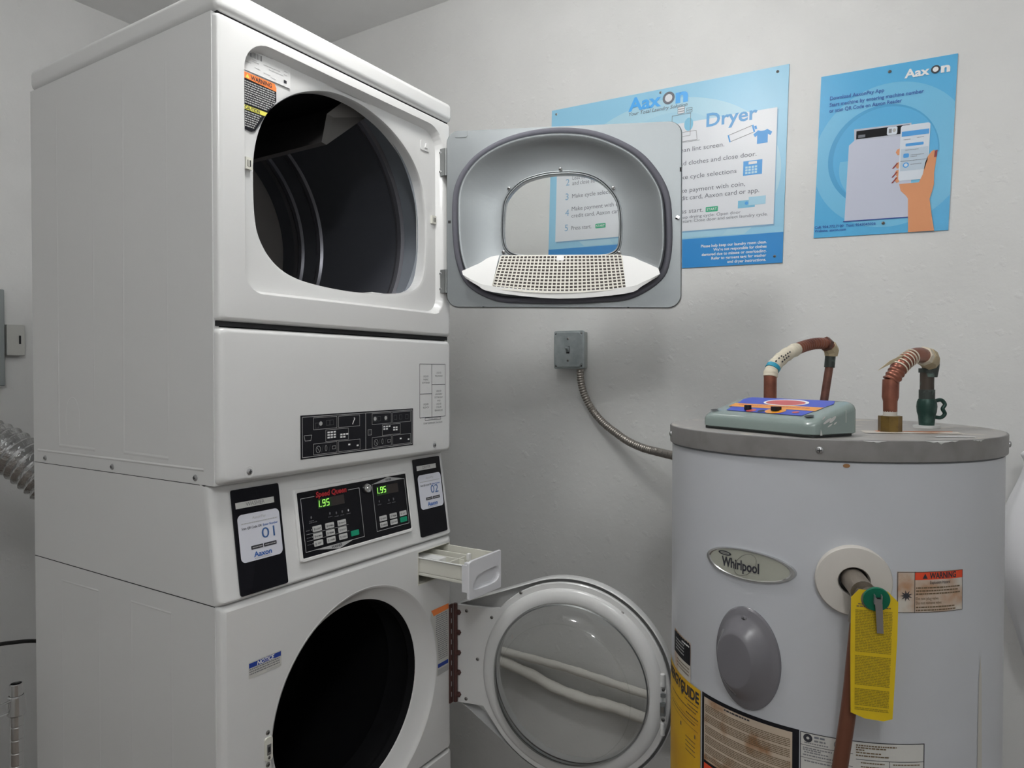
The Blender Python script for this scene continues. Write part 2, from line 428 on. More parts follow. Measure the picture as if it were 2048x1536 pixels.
# front panel with recess and opening
cx, cz = .341, .30
outer = rrect(.0015, .005, W-.0015, zt-.002, .006, 4)
o1 = rrect(.0015, .007, W-.0015, zt-.0015, .006, 4); o2 = rrect(.0035, .008, W-.0035, zt-.003, .007, 4); o3 = rrect(.007, .011, W-.007, zt-.005, .008, 4); o4 = rrect(.014, .015, W-.014, zt-.009, .010, 4)
rec = rrect(.058, .062, .652, .533, [.04,.04,.06,.06], 8); rec2 = rrect(.0585,.064,.648,.5305, [.04,.04,.058,.06], 8); rec3 = rrect(.0595,.069,.638,.522, [.036,.036,.050,.052], 8)
hole_pts = [(.236,.496),(.184,.470),(.137,.430),(.110,.386),(.095,.332),(.0925,.27),(.096,.205),(.107,.168),(.133,.134),(.175,.110),(.240,.0975),(.345,.092),(.44,.0965),(.515,.105),(.563,.120),(.592,.150),(.604,.205),(.6065,.27),(.604,.320),(.590,.382),(.562,.428),(.520,.464),(.465,.493),(.400,.511),(.345,.516),(.290,.512)]
hole = smooth_loop(hole_pts, 5)
b = MB()
plate(b, FF, (cx,cz), [(o1,-.014),(o2,-.006),(o3,-.002),(o4,0),(rec,0),(rec2,-.003),(rrect(.0590,.067,.642,.525,[.037,.037,.053,.055],8),-.012),(rec3,-.018),(inset(hole,(cx,cz),-.008),-.020),(hole,-.022),(inset(hole,(cx,cz),.002),-.028),(inset(hole,(cx,cz),-.001),-.055)], 'enamel')
b.build('front_panel', dry)
b = MB(); b.box(FF, .004, W-.004, -.002, .007, -.03, -.012, 'gap'); b.build('panel_seam', dry)
# latch sockets, hinges, moulded tab
for u0,u1,v0,v1 in ((.070,.085,.295,.317),(.620,.636,.292,.312)):
    b = MB(); b.box(FF, u0,u1,v0,v1,-.019,-.013,'cream_plastic'); b.box(FF,u0+.004,u1-.004,v0+.005,v1-.005,-.0132,-.0126,'gap'); b.box(FF,u0+.005,u0+.008,v0+.005,v1-.005,-.0128,-.0122,'cream_plastic')
    b.build('door_catch', dry, bevel=0)
for v0,v1 in ((.414,.482),(.117,.176)):
    b = MB(); b.box(FF, .640, .6475, v0, v1, -.004, .010, 'galv_dark'); b.lathe(Fr(FF(.645,v0,.011),(1,0,0),(0,-1,0),(0,0,1)),[(.0035,0),(.0035,v1-v0)],'galv_dark',12,cap0=True,cap1=True)
    hg = b.build('hinge', dry)
    for q in (v0+.01, v1-.01): screw('screw', Fr(FF(.640,0,0),(0,-1,0),(0,0,1),(-1,0,0)), -.003+0, q, 0, .0035, hg, 'steel')
b = MB(); b.prism(FF, rrect(.580,.468,.612,.492,.004), -.0185, -.0165, 'recess_white'); b.prism(FF, [(.594,.475),(.604,.475),(.599,.487)], -.0165, -.0145, 'recess_white'); b.build('moulded_tab', dry)
# drum
DC = (.3415, .27); DR = .322
FD = Fr((0, 0, Z0), (1,0,0), (0,0,1), (0,1,0))
b = MB()
prof = [(.262,.034),(.285,.040),(DR,.058),(DR,.13),(DR-.007,.136),(DR-.010,.145),(DR-.007,.154),(DR,.160),(DR,.44),(DR-.006,.446),(DR-.009,.454),(DR-.006,.462),(DR,.468),(DR,.52),(DR-.006,.526),(DR-.010,.534),(DR-.006,.542),(DR-.004,.56),(DR-.012,.60)]
for i in range(len(prof)-1):
    rib = any(a <= prof[i][1] <= c for a,c in ((.13,.155),(.44,.463),(.52,.543)))
    b.lathe(FD, prof[i:i+2], 'drum_front' if i < 3 else 'drum_rib' if rib else 'drum_black', 96, *DC)
drum = b.build('drum', dry)
b = MB(); b.lathe(FD, [(DR-.006,.602),(DR-.05,.598),(.12,.598),(.10,.606),(.0005,.606)], 'drum_rear', 96, *DC); b.build('drum_back', drum)
for a0 in (66,):
    def q(a, r, y): a=math.radians(a); return FD(DC[0]+r*math.cos(a), DC[1]+r*math.sin(a), y)
    L=[]
    for y, k in ((.085,0),(.10,1),(.56,1),(.60,.6)):
        L.append([q(a0-6,DR+.003,y), q(a0-3,DR-.03,y), q(a0+17,DR-.155*(.6+.4*k),y), q(a0+22,DR-.154*(.6+.4*k),y), q(a0+9,DR-.070*(.3+.7*k),y), q(a0+4,DR+.003,y)])
    b = MB(); b.loft(L, 'baffle', False); b.add(L[0], [tuple(range(6))], 'baffle_end'); b.add(L[0]+L[1], [(i,(i+1)%6,6+(i+1)%6,6+i) for i in range(6)], 'baffle_end')
    b.build('baffle', drum)
b = MB(); b.box(FF, .42,.575,.088,.100,-.09,-.03,'white_plastic'); b.build('opening_lip', dry)
# labels inside the recess
def FRc(u,v,w=0): return FF(u+.0162*(u+.77), v+.0162*(v+.0865), w)
b = MB(); rr = random.Random(3); w=-.0172
b.poly(FRc, [(.056,.362),(.072,.3605),(.080,.364),(.103,.399),(.1290,.434),(.1290,.460),(.1250,.4665),(.056,.4665)], w, 'label_black')
b.poly(FRc, [(.056,.4555),(.1290,.4530),(.1290,.460),(.1250,.4670),(.056,.4670)], w+.0004, 'orange')
b.poly(FRc, [(.056,.3985),(.1025,.3985),(.1085,.4065),(.056,.4065)], w+.0004, 'yellow_ink')
b.poly(FRc, [(.0595,.4570),(.0685,.4570),(.064,.4650)], w+.0006, 'yellow_ink')
b.text(FRc, 'WARNING', .071, .4568, .0112, w+.0008, 'ink', width=.047, bold=.02)
b.text(FRc, 'CAUTION', .0575, .3995, .0088, w+.0008, 'ink', width=.033, bold=.02)
v=.4490
while v>.410: b.greek(FRc, .058, v, min(.126,.1015+(v-.405)*1.1), .0023, w+.0006, 'line_grey', rr); v-=.0043
v=.3935
while v>.364: b.greek(FRc, .058, v, .097-(.3985-v)*.62, .0023, w+.0006, 'line_grey', rr); v-=.0043
b.build('warning_label', dry)['label'] = 'black label with orange WARNING and yellow CAUTION bands'
b = MB()
b.rect(FRc,.056,.4705,.163,.522,w,'recess_white'); b.rect(FRc,.057,.5155,.079,.5175,w+.0004,'ink')
u=.057
while u<.097: l=rr.uniform(.0006,.0020); b.rect(FRc,u,.4985,u+l,.5085,w+.0004,'ink_soft'); u+=l+rr.uniform(.0008,.0022)
for v,u0,u1 in ((.5135,.058,.158),(.5115,.07,.12),(.494,.075,.086),(.491,.075,.09),(.494,.100,.138),(.489,.112,.146),(.486,.057,.072),(.481,.080,.092),(.4785,.100,.115),(.4755,.116,.128),(.499,.148,.156),(.492,.147,.155)):
    b.greek(FRc,u0,v,u1,.0012,w+.0004,'line_grey',rr)
b.rect(FRc,.1465,.4770,.1535,.4825,w+.0006,'ink')
b.build('serial_plate', dry)

# lower access panel
b = MB(); c=(.3415,-.14)
a0=rrect(.0015,-.289,W-.0015,-.004,.01,4); a1=rrect(.0035,-.287,W-.0035,-.006,.011,4); a2=rrect(.007,-.283,W-.007,-.009,.011,4); a3=rrect(.014,-.279,W-.014,-.014,.012,4)
plate(b, FF, c, [(a0,-.016),(a0,-.012),(a1,-.006),(a2,-.002),(a3,0),(inset(a3,c,.13),0)], 'enamel')
A=radial(inset(a3,c,.13), c, angles([a3],c)); b.add([FF(u,v,0) for u,v in A],[tuple(range(len(A)))],'enamel')
acc = b.build('access_panel', dry)
for u,v in ((.064,-.270),(.610,-.268)):
    b = MB(); b.lathe(FF,[(.012,.0002),(.010,.0006),(.008,-.0)],'enamel',20,u,v); b.build('screw_dimple', acc); screw('screw',FF,u,v,0,.0058,acc)
b = MB(); w=.0005
b.rect(FF,.184,-.2605,.528,-.172,w,'label_black'); b.frame(FF,.188,-.2575,.5245,-.175,.0012,w+.0003,'line_grey'); b.rect(FF,.3665,-.2565,.3678,-.176,w+.0003,'line_grey')
for x0,x1,y0,y1 in ((.217,.282,-.203,-.178),(.286,.349,-.203,-.178),(.250,.315,-.230,-.205),(.217,.282,-.2545,-.2315),(.286,.350,-.2545,-.2315),(.387,.451,-.203,-.178),(.455,.519,-.203,-.178),(.420,.482,-.230,-.205),(.387,.451,-.2545,-.2315),(.455,.519,-.2545,-.2315)):
    b.frame(FF,x0,y0,x1,y1,.0008,w+.0003,'line_grey')
def keys(x,y,nx,ny,skip=()):
    for i in range(nx):
        for j in range(ny):
            if (i,j) not in skip: b.rect(FF,x+i*.0085,y-j*.0055,x+i*.0085+.0065,y-j*.0055+.0034,w+.0003,'white_ink')
keys(.255,-.2125,3,3); keys(.291,-.2195,3,2,((2,1),)); keys(.424,-.2115,3,2,((2,1),)); keys(.457,-.2155,2,2)
for x,y in ((.222,-.200),(.252,-.196),(.262,-.196),(.392,-.196),(.405,-.196),(.428,-.196),(.460,-.196),(.478,-.196),(.500,-.196)):
    b.frame(FF,x,y,x+.010,y+.011,.0007,w+.0003,'dim_ink')
for x,y in ((.237,-.191),(.397,-.190),(.432,-.190)): b.poly(FF,ellipse(x,y,.0045,.0045,16),w+.0004,'line_grey')
b.line(FF,[(.327,-.198),(.331,-.190),(.334,-.186),(.331,-.184)],.0022,w+.0004,'white_ink')
for x in (.226,.396):
    E=ellipse(x+.004,-.244,.006,.007,20); b.line(FF,E,.0008,w+.0003,'line_grey',True); b.line(FF,[(x,-.239),(x+.008,-.249)],.0008,w+.0003,'line_grey')
    b.line(FF,ellipse(x+.025,-.243,.0025,.006,16),.0008,w+.0003,'line_grey',True); b.frame(FF,x+.042,-.247,x+.052,-.240,.0008,w+.0003,'line_grey')
    b.line(FF,[(x+.013,-.251),(x+.017,-.236)],.0007,w+.0003,'dim_ink'); b.line(FF,[(x+.033,-.251),(x+.037,-.236)],.0007,w+.0003,'dim_ink')
for x,y in ((.314,-.243),(.339,-.247),(.480,-.243),(.508,-.247)): b.rect(FF,x,y,x+.006,y+.0035,w+.0004,'white_ink')
b.line(FF,[(.193,-.213),(.213,-.213),(.2105,-.224),(.1955,-.224)],.0010,w+.0003,'line_grey',True)
b.frame(FF,.366+.008,-.226,.366+.020,-.213,.0010,w+.0003,'line_grey'); b.frame(FF,.377,-.223,.383,-.216,.0008,w+.0003,'dim_ink')
b.build('instruction_label', acc)['label'] = 'black instruction label with key diagrams'
b = MB()
b.frame(FF,.553,-.1975,.655,-.064,.0012,w,'ink'); b.rect(FF,.5995,-.197,.6007,-.0645,w,'ink'); b.rect(FF,.554,-.139,.600,-.1378,w,'ink'); b.rect(FF,.600,-.116,.654,-.1148,w,'ink')
b.frame(FF,.573,-.2045,.636,-.1975,.0010,w,'ink')
def ct(lines,x,y,sz,dy):
    for i,l in enumerate(lines): b.text(FF,l,x,y-i*dy,sz,w,'ink_soft','CENTER')
ct(['LIQUID','FABRIC','SOFTENER'],.577,-.097,.0062,.0080); ct(['LIQUID','BLEACH'],.577,-.166,.0062,.0080)
ct(['LIQUID','PRE-WASH'],.628,-.088,.0062,.0080); ct(['LIQUID','LAUNDRY','DETERGENT','AND','LIQUID','COLOR','ENHANCER'],.628,-.134,.0062,.0082)
b.text(FF,'DRAWER HANDLE',.6045,-.2025,.0042,w,'ink_soft','CENTER'); b.text(FF,'SOAP DISPENSER DIAGRAM',.6045,-.2135,.0060,w,'ink_soft','CENTER',width=.074)
b.build('dispenser_diagram', acc)

# dryer door, swung open past a right angle
u1 = Vector((.372,-.928,0)).normalized(); n1 = Vector((-.928,-.372,0)).normalized()
tl = -.0195
FO = Fr((.643,-.020,Z0), Vector((u1.x,u1.y,tl)), (u1.x*-tl*-1*0, 0, 1), n1)
b = MB(); c=(.296,.30); dz0,dz1=.081,.526
dr=rrect(.007,dz0,.587,dz1,.030,6)
plate(b,FO,c,[(inset(dr,c,.002),-.006),(dr,-.004),(inset(dr,c,.0015),.0),(inset(dr,c,.006),.0),(inset(dr,c,.03),-.001)],'galv')
ring=smooth_loop([(.029,.385),(.068,.448),(.131,.490),(.207,.514),(.297,.521),(.386,.508),(.469,.470),(.520,.424),(.557,.358),(.566,.281),(.563,.200),(.541,.146),(.470,.102),(.385,.092),(.304,.089),(.210,.090),(.131,.097),(.061,.136),(.031,.203),(.022,.300)],5)
win=smooth_loop([(.154,.300),(.159,.345),(.180,.375),(.210,.396),(.255,.408),(.297,.411),(.345,.408),(.385,.394),(.415,.368),(.434,.338),(.441,.300),(.441,.255),(.436,.226),(.420,.213),(.394,.209),(.345,.207),(.297,.207),(.245,.208),(.200,.211),(.175,.217),(.160,.232),(.154,.258)],4)
b2 = MB(); plate(b2,FO,c,[(inset(dr,c,.03),-.001),(inset(ring,c,.005),-.001)],'galv')
b.v and None
plate(b,FO,c,[(inset(dr,c,.006),0),(inset(ring,c,.004),0)],'galv')
# hollow plug: rises from the gasket, then dishes back to the window
plate(b,FO,c,[(inset(ring,c,.017),0),(inset(ring,c,.0185),.018),(inset(ring,c,.022),.023),(inset(ring,c,.027),.023),(inset(ring,c,.038),.016),(inset(win,c,-.060),.004),(inset(win,c,-.030),-.004),(inset(win,c,-.008),-.007),(inset(win,c,-.003),-.006)],'galv')
door = b.build('door', dry)
b = MB(); plate(b,FO,c,[(inset(win,c,0),-.030),(inset(dr,c,.004),-.030),(inset(dr,c,-.002),-.026),(inset(dr,c,-.003),-.010),(inset(dr,c,-.001),-.005)],'enamel')
plate(b,FO,c,[(win,-.030),(win,-.008)],'enamel'); b.build('outer_skin', door)
b = MB(); A=ring[:]; 
def ringtube(mb,F,poly,c,off,w,r,m,n=10):
    A=angles([poly],c,160); P=radial(poly,c,A); L=[]
    for k in range(n+1):
        t=2*PI*k/n; L.append([F(*[x-(x-cc)/math.hypot(p[0]-c[0],p[1]-c[1])*(off+r*math.cos(t)) for x,cc in zip(p,c)], w+r*math.sin(t)) for p in P])
    mb.loft(L,m)
ringtube(b,FO,ring,c,.0085,.003,.0085,'gasket'); b.build('door_gasket', door)
b = MB(); ringtube(b,FO,win,c,0,-.004,.0022,'galv'); ringtube(b,FO,win,c,-.005,-.005,.0018,'galv'); b.build('window_rim', door)
b = MB(); b.poly(FO,win,-.008,'glass'); b.build('window_glass', door)
for u,v,w in ((.168,.377,.0005),(.297,.421,.0005),(.426,.371,.0005),(.154,.219,0),(.441,.214,0)):
    screw('screw', FO, u, v, w-.002, .0045, door, 'chrome')
for q in ((.011,.018,.293,.300,.0006),(.573,.578,.292,.298,.0006),(.0065,.0085,.115,.12,.001),(.583,.5875,.405,.415,.0007),(.100,.105,.0805,.0825,.0007),(.46,.465,.0805,.0825,.0007)):
    b = MB(); b.box(FO,q[0],q[1],q[2],q[3],-.0005,q[4],'gap'); b.build('punched_hole', door)
b = MB(); b.prism(FO, [(.573,.295),(.581,.291),(.583,.296),(.577,.300)], 0,.008,'chrome'); b.build('strike', door)
b = MB(); b.prism(FO, rrect(.028,.508,.062,.5235,[.006,.006,.001,.001]), 0,.0012,'galv'); b.build('pressed_tab', door)
# lint screen
lint = MB()
top=[(.055,.168),(.095,.188),(.145,.2105),(.297,.2075),(.448,.206),(.495,.190),(.533,.171)]
bot=[(.058,.158),(.090,.142),(.132,.130),(.297,.117),(.457,.126),(.500,.140),(.537,.157)]
def lw(v): return .004+(.212-v)/.095*.030
def sm2(L): return [(q.x,q.y) for q in smooth_path([(a,c_,0) for a,c_ in L],4)]
low=[(.064,.150),(.095,.132),(.134,.115),(.297,.099),(.457,.111),(.497,.130),(.530,.150)]
top,bot,low=sm2(top),sm2(bot),sm2(low); n=len(top); k4=8
def lpw(i): return .034-.004*abs(2*i/(n-1)-1)**6
def le(u,v): return lw(v)+.013*min(1,abs((u-.295)/.24))**4
P=[FO(u,v,le(u,v)) for u,v in top]+[FO(u,v,le(u,v)) for u,v in bot]
for i in list(range(0,k4))+list(range(n-1-k4,n-1)): lint.add([P[i],P[i+1],P[n+i+1],P[n+i]],[(0,3,2,1)],'white_plastic')
lint.add([FO(u,v,le(u,v)) for u,v in bot]+[FO(u,v,lpw(i)) for i,(u,v) in enumerate(low)],[(i,i+1,n+i+1,n+i) for i in range(n-1)],'white_plastic',True)
lint.add([FO(u,v,lpw(i)) for i,(u,v) in enumerate(low)]+[FO(u,v+.006,.004) for u,v in low],[(i,i+1,n+i+1,n+i) for i in range(n-1)],'lint_plastic',True)
ls = lint.build('lint_screen', door); ls['label']='white plastic lint screen basket'
b = MB(); NX,NY=31,11
def gp(s,t):   # s,t in 0..1 -> grid quad
    ul=.150+(.131-.150)*t; ur=.446+(.460-.446)*t; u=ul+(ur-ul)*s
    vt=.2085-.0015*s; vb=.127-.012*(1-(2*s-1)**2)-.001
    v=vt+(vb-vt)*t; return (u,v,lw(v)+.0008)
def strip(a,c,t,horizontal):
    N=12; P=[]
    for i in range(N+1):
        k=i/N
        if horizontal: p=gp(k,a-t),gp(k,a+t)
        else: p=gp(a-t,k),gp(a+t,k)
        P+=[FO(*p[0]),FO(*p[1])]
    b.add(P,[(2*i,2*i+2,2*i+3,2*i+1) for i in range(N)],'lint_plastic'); 
for i in range(NX+1): strip(i/NX,0,.0052,False)
for j in range(NY+1): strip(j/NY,0,.017,True)
P=[gp(.47,0),gp(.53,0),gp(.53,.14),gp(.47,.14)]; b.add([FO(x,y,z+.0004) for x,y,z in P],[(0,1,2,3)],'white_plastic')
b.build('mesh_grid', ls)
b = MB(); P=[gp(0,0),gp(1,0),gp(1,.5),gp(1,1),gp(.5,1),gp(0,1),gp(0,.5)]; b.add([FO(x,y,z-.004) for x,y,z in P],[tuple(range(7))],'lint'); b.build('lint_fill', ls)

# ------------------------------------------------------------------ washing machine (lower)
zw=-.5075; zl=-1.066; zf=-Z0
wash = thing('washing_machine', 'white front loading washer with open round door, under the dryer', 'washing machine', (W/2, DP/2, PL))
b = MB()
sidep=[(0,PL+.03),(DP,PL+.03),(DP,Z0+zb-.0015),(.0345,Z0+zb-.0015),(.0325,Z0-.297),(.0035,Z0-.490),(.0005,Z0-.5065),(0,Z0-.5085)]
FYZ=Fr((0,0,0),(0,1,0),(0,0,1),(1,0,0)); b.prism(FYZ,sidep,0,t_,'enamel_side'); b.prism(FYZ,sidep,W-t_,W,'enamel_side'); b.box(WORLD,t_,W-t_,DP-t_,DP,PL+.03,Z0+zb-.0015,'enamel_side')
b.box(WORLD,t_,W-t_,.004,DP-t_,PL+.03,PL+.05,'enamel_side')
b.box(FS,-DP,0,zw+.0005,zw-.0012,-.001,.0003,'gap')
ridge(b,FS,[(-.552,-.547),(-.397,-.545)],t=.0025); ridge(b,FS,[(-.273,-.545),(-.135,-.544)],t=.0025)
for u in (-.552,-.397,-.273,-.135): ridge(b,FS,[(u,-.547),(u,-1.2)],h=.0004)
b.build('cabinet', wash)
b = MB(); b.box(FS,-DP+.003,-.03,zb-.0030,zb-.0004,-.01,-.0005,'gap'); b.build('cabinet_seam', wash)
for x in (.05,W-.05):
    for y in (.06,DP-.06):
        b = MB(); b.lathe(Fr((x,y,PL),(1,0,0),(0,1,0),(0,0,1)),[(.022,0),(.022,.012),(.012,.014),(.012,.032)],'gasket_black',20,cap0=True); b.build('foot', wash)
b = MB(); b.box(WORLD,-.02,W+.02,-.03,DP+.03,0,PL,'concrete'); tag(b.build('plinth',None,(W/2,DP/2,0),bevel=.006),'low grey concrete plinth under the washing machine','plinth')
# sloped control console
ct_top=Vector((0,.016,Z0-.297)); ct_bot=Vector((0,-.014,Z0-.500)); Vv=(ct_top-ct_bot).normalized()
FC=Fr(ct_bot,(1,0,0),Vv,(0,-Vv.z,Vv.y)); 
b = MB()
prof=[(.036,-.2905),(.020,-.2935),(.0165,-.297),(-.012,-.490),(-.0145,-.4965),(-.0145,-.501),(-.010,-.5055),(.010,-.5065)]
xs=[(0,.016),(.0006,.008),(.004,.003),(.010,.0008),(.018,0)]
cols=[(x,d) for x,d in xs]+[(W-x,d) for x,d in reversed(xs)]
P=[];nn=len(prof)
for x,d in cols:
    for k,(y,z) in enumerate(prof): P.append(Vector((x, min(y+d,.037) if 0<k<nn-1 else max(y,y+d*.5), Z0+z)))
b.add(P,[(i*nn+k,(i+1)*nn+k,(i+1)*nn+k+1,i*nn+k+1) for i in range(len(cols)-1) for k in range(nn-1)],'enamel',True)
con = b.build('control_console', wash)
b = MB(); c=(.357,.104)
bz=[(.182,.1765),(.524,.1795),(.529,.033),(.187,.028)]; 
def rq(q,r):   # rounded quad (clockwise list)
    out=[];m=len(q)
    for i in range(m):
        p,a,d=Vector(q[i-1]),Vector(q[i]),Vector(q[(i+1)%m]); e=(p-a).normalized()*r; f=(d-a).normalized()*r
        for k in range(5):
            t=k/4; out.append(tuple((a+e)*(1-t)**2+a*2*t*(1-t)+(a+f)*t*t))
    return out
bq=rrect(.184,.031,.527,.178,.006,4)
plate(b,FC,c,[(bq,-.001),(bq,.004),(inset(bq,c,.002),.006),(rrect(.190,.037,.5245,.171,.003,4),.006),(rrect(.191,.038,.5235,.170,.003,4),.004)],'white_plastic'); b.build('display_bezel', con)
b = MB(); b.rect(FC,.190,.037,.5245,.171,.0042,'black_panel'); w=.0047; rr=random.Random(5)
b.frame(FC,.199,.0485,.366,.158,.0011,w,'line_grey'); b.frame(FC,.406,.0515,.5175,.160,.0011,w,'line_grey')
b.rect(FC,.236,.1565,.331,.1595,w+.0002,'black_panel'); b.rect(FC,.262,.0475,.345,.0505,w+.0002,'black_panel') if 0 else None
b.poly(FC,[(.220,.0498),(.334,.0498),(.290,.0385)],w+.0003,'line_grey'); b.poly(FC,[(.408,.1595),(.516,.1595),(.461,.170)],w+.0003,'line_grey')
b.text(FC,'WASHER',.283,.043,.0075,w+.0005,'ink','CENTER',bold=.02); b.text(FC,'DRYER',.4615,.1615,.0062,w+.0005,'ink','CENTER',bold=.02)
b.text(FC,'Speed Queen',.239,.1545,.0155,w+.0005,'speed_red',width=.087,bold=.045,shear=.15)
b.rect(FC,.243,.1305,.318,.150,w,'display_tint'); b.rect(FC,.243,.1305,.280,.150,w+.0001,'led_glass'); b.rect(FC,.418,.131,.492,.152,w,'display_tint'); b.rect(FC,.418,.131,.456,.152,w+.0001,'led_glass')
for v in (.0832,.0698): b.rect(FC,.205,v,.322,v+.0006,w,'line_grey')
for x,y in ((.222,.119),(.273,.119),(.291,.117),(.308,.117),(.326,.117),(.424,.121),(.456,.119),(.472,.119)):
    b.poly(FC,ellipse(x,y-.003,.0022,.003,10),w,'dim_ink'); b.greek(FC,x-.006,y-.011,x+.006,.0016,w,'dim_ink',rr)
b.poly(FC,ellipse(.326,.114,.0018,.0024,10),w+.0002,'line_grey'); b.poly(FC,ellipse(.471,.117,.002,.003,10),w+.0002,'dim_ink')
b.greek(FC,.215,.1045,.236,.0018,w,'dim_ink',rr)
for v in (.090,.0755,.0615): b.greek(FC,.205,v,.216,.0016,w,'dim_ink',rr); b.rect(FC,.2185,v,.2205,v+.002,w,'line_grey')
dp = b.build('display_panel', con); dp['label']='glossy black electronic display panel'
def seg(mb,x,y,ch,m='led'):
    h,wd_=.0065,.0065; S7={'1':'bc','9':'abcdfg','5':'acdfg','.':''}[ch]; sk=.10
    G={'a':((0,2),(1,2)),'b':((1,1),(1,2)),'c':((1,0),(1,1)),'d':((0,0),(1,0)),'e':((0,0),(0,1)),'f':((0,1),(0,2)),'g':((0,1),(1,1))}
    for s_ in S7:
        (a,c2),(d,e)=G[s_]; mb.line(FC,[(x+a*wd_+c2*h*sk,y+c2*h),(x+d*wd_+e*h*sk,y+e*h)],.0012,.0052,m)
for x0,y0,nm in ((.243,.134,'washer'),(.4185,.1365,'dryer')):
    b = MB(); seg(b,x0-.0035,y0,'1'); b.rect(FC,x0+.0062,y0-.0008,x0+.0085,y0+.0010,.0052,'led'); seg(b,x0+.0125,y0,'9'); seg(b,x0+.0235,y0,'5'); b.build('led_digits', dp)
bw,bh=.0235,.0115
def button(x,y,m,txt):
    bb = MB(); bb.prism(FC,rrect(x,y,x+bw,y+bh,.0015,3),.0042,.0056,m)
    if txt: bb.text(FC,txt,x+bw/2+.0025,y+.0038,.0046,.0060,'ink','CENTER',width=min(.0145,.0030*len(txt)),bold=.01); bb.rect(FC,x+.0025,y+.003,x+.005,y+.008,.0060,'ink_soft')
    bb.build('button', dp)
for j,row in enumerate((('LIGHT','NORMAL','HEAVY'),('NORMAL','PERM','DELICATE'),('HOT','WARM','COLD'))):
    for i,tx in enumerate(row): button(.2225+i*.0345,.0855-j*.0150,'button',tx)
button(.3265,.0565,'button_green','')
for j,row in enumerate((('HIGH','PERM','LOW'),('DELIC','NO HEAT'))):
    for i,tx in enumerate(row): button(.4185+i*.0345,.0725-j*.0145,'button',tx)
button(.4870,.0580,'button_green','')
b = MB(); b.lathe(FC,[(.011,.0042),(.011,.009),(.009,.012),(.0075,.0122),(.0065,.010),(.004,.010),(.003,.0112),(.0004,.0112)],'chrome',32,.388,.153); b.rect(FC,.3875,.156,.3885,.160,.0124,'gap'); b.build('key_lock', con)
def reader(x0,x1,v0,v1,name,num,sx0,sx1,sv0,sv1,st,nx,nv,ns):
    b = MB(); b.prism(FC,rrect(x0,v0,x1,v1,.004,4),.0002,.0030,'black_panel'); r = b.build('card_reader_cover', con)
    b = MB(); b.rect(FC,*st,.0034,'strip'); b.text(FC,name,(st[0]+st[2])/2,st[1]+.0025,.0105,.0038,'ink_soft','CENTER'); b.build('name_strip', r)
    b = MB(); F=FC; b.poly(F,rrect(sx0,sv0,sx1,sv1,.010,6),.0034,'sticker'); cx_=(sx0+sx1)/2; w_=sx1-sx0; w=.0038
    b.text(F,'AaxonPay',cx_,sv1-.0115,.0075,w,'line_grey','CENTER'); b.greek(F,sx0+.007,sv1-.0185,sx1-.006,.0018,w,'line_grey',random.Random(2))
    b.text(F,'Scan QR Code OR',sx0+.007,sv1-.0285,.0062,w,'ink',width=w_*.47,bold=.012); b.text(F,'Enter Number',sx1-.006,sv1-.0285,.0062,w,'blue_ink','RIGHT',width=w_*.36,bold=.012)
    b.text(F,num,nx,nv,ns,w,'blue_num','LEFT',width=.0300)
    for a,c2 in ((sx0+w_*.25,sx0+w_*.53),(sx0+w_*.55,sx0+w_*.86)): b.poly(F,rrect(a,sv0+.021,c2,sv0+.028,.001,2),w,'ink'); b.greek(F,a+.003,sv0+.0235,c2-.002,.0018,w+.0002,'line_grey',random.Random(4))
    b.text(F,'Aaxon',cx_+.001,sv0+.0065,.0135,w,'blue_ink','CENTER',width=w_*.43,bold=.03); b.greek(F,cx_-.018,sv0+.0028,cx_+.020,.0014,w,'line_grey',random.Random(6))
    b.build('payment_sticker', r)
reader(.0425,.1505,.001,.197,'WASHER','01',.0500,.1450,.060,.1490,(.049,.1610,.136,.1725),.100,.0975,.0285)
reader(.558,.6625,.008,.200,'DRYER','02',.5675,.6585,.0735,.1590,(.568,.1710,.644,.1825),.6125,.110,.0285)

# washer front panel with recess and door hole
def zz(v): return v
hc=(.345,-.812); rc=(.362,-.822)
hol=ellipse(*hc,.2155,.2155,96); rcs=ellipse(*rc,.256,.256,96)
rcs=[(x,max(y,-1.2)) for x,y in rcs]
a0=rrect(.0015,zl+.002,W-.0015,zw-.001,.006,4); a1=rrect(.0035,zl+.004,W-.0035,zw-.003,.007,4); a2=rrect(.007,zl+.006,W-.007,zw-.006,.008,4); a3=rrect(.014,zl+.0075,W-.014,zw-.012,.010,4)
b = MB()
dw=(.5465,.6735,-.6065,-.526)       # dispenser opening
cc=(.350,-.812)
# the sheet is cut in two fields: round door field and a field round the dispenser opening
xs_=sorted([.0015,.0035,.007,.014,.10,.545,.546,dw[0],dw[1],W-.014,W-.007,W-.0035,W-.0015])
plate(b,FF,cc,[(a0,-.016),(a0,-.013),(a1,-.006),(a2,-.002),(a3,0)],'enamel')
def sq(x0,y0,x1,y1): return [(x0,y0),(x1,y0),(x1,y1),(x0,y1)]
# round part below the dispenser line
lowf=sq(.014,zl+.0075,W-.014,-.6065)
rc2=[(x,min(y,-.6075)) for x,y in rcs]
ang=angles([lowf],cc)
topcut=-.6065
plate(b,FF,cc,[(lowf,0),([(x,y) for x,y in clip(rcs,.0,-2,1,topcut)],0)],'enamel')
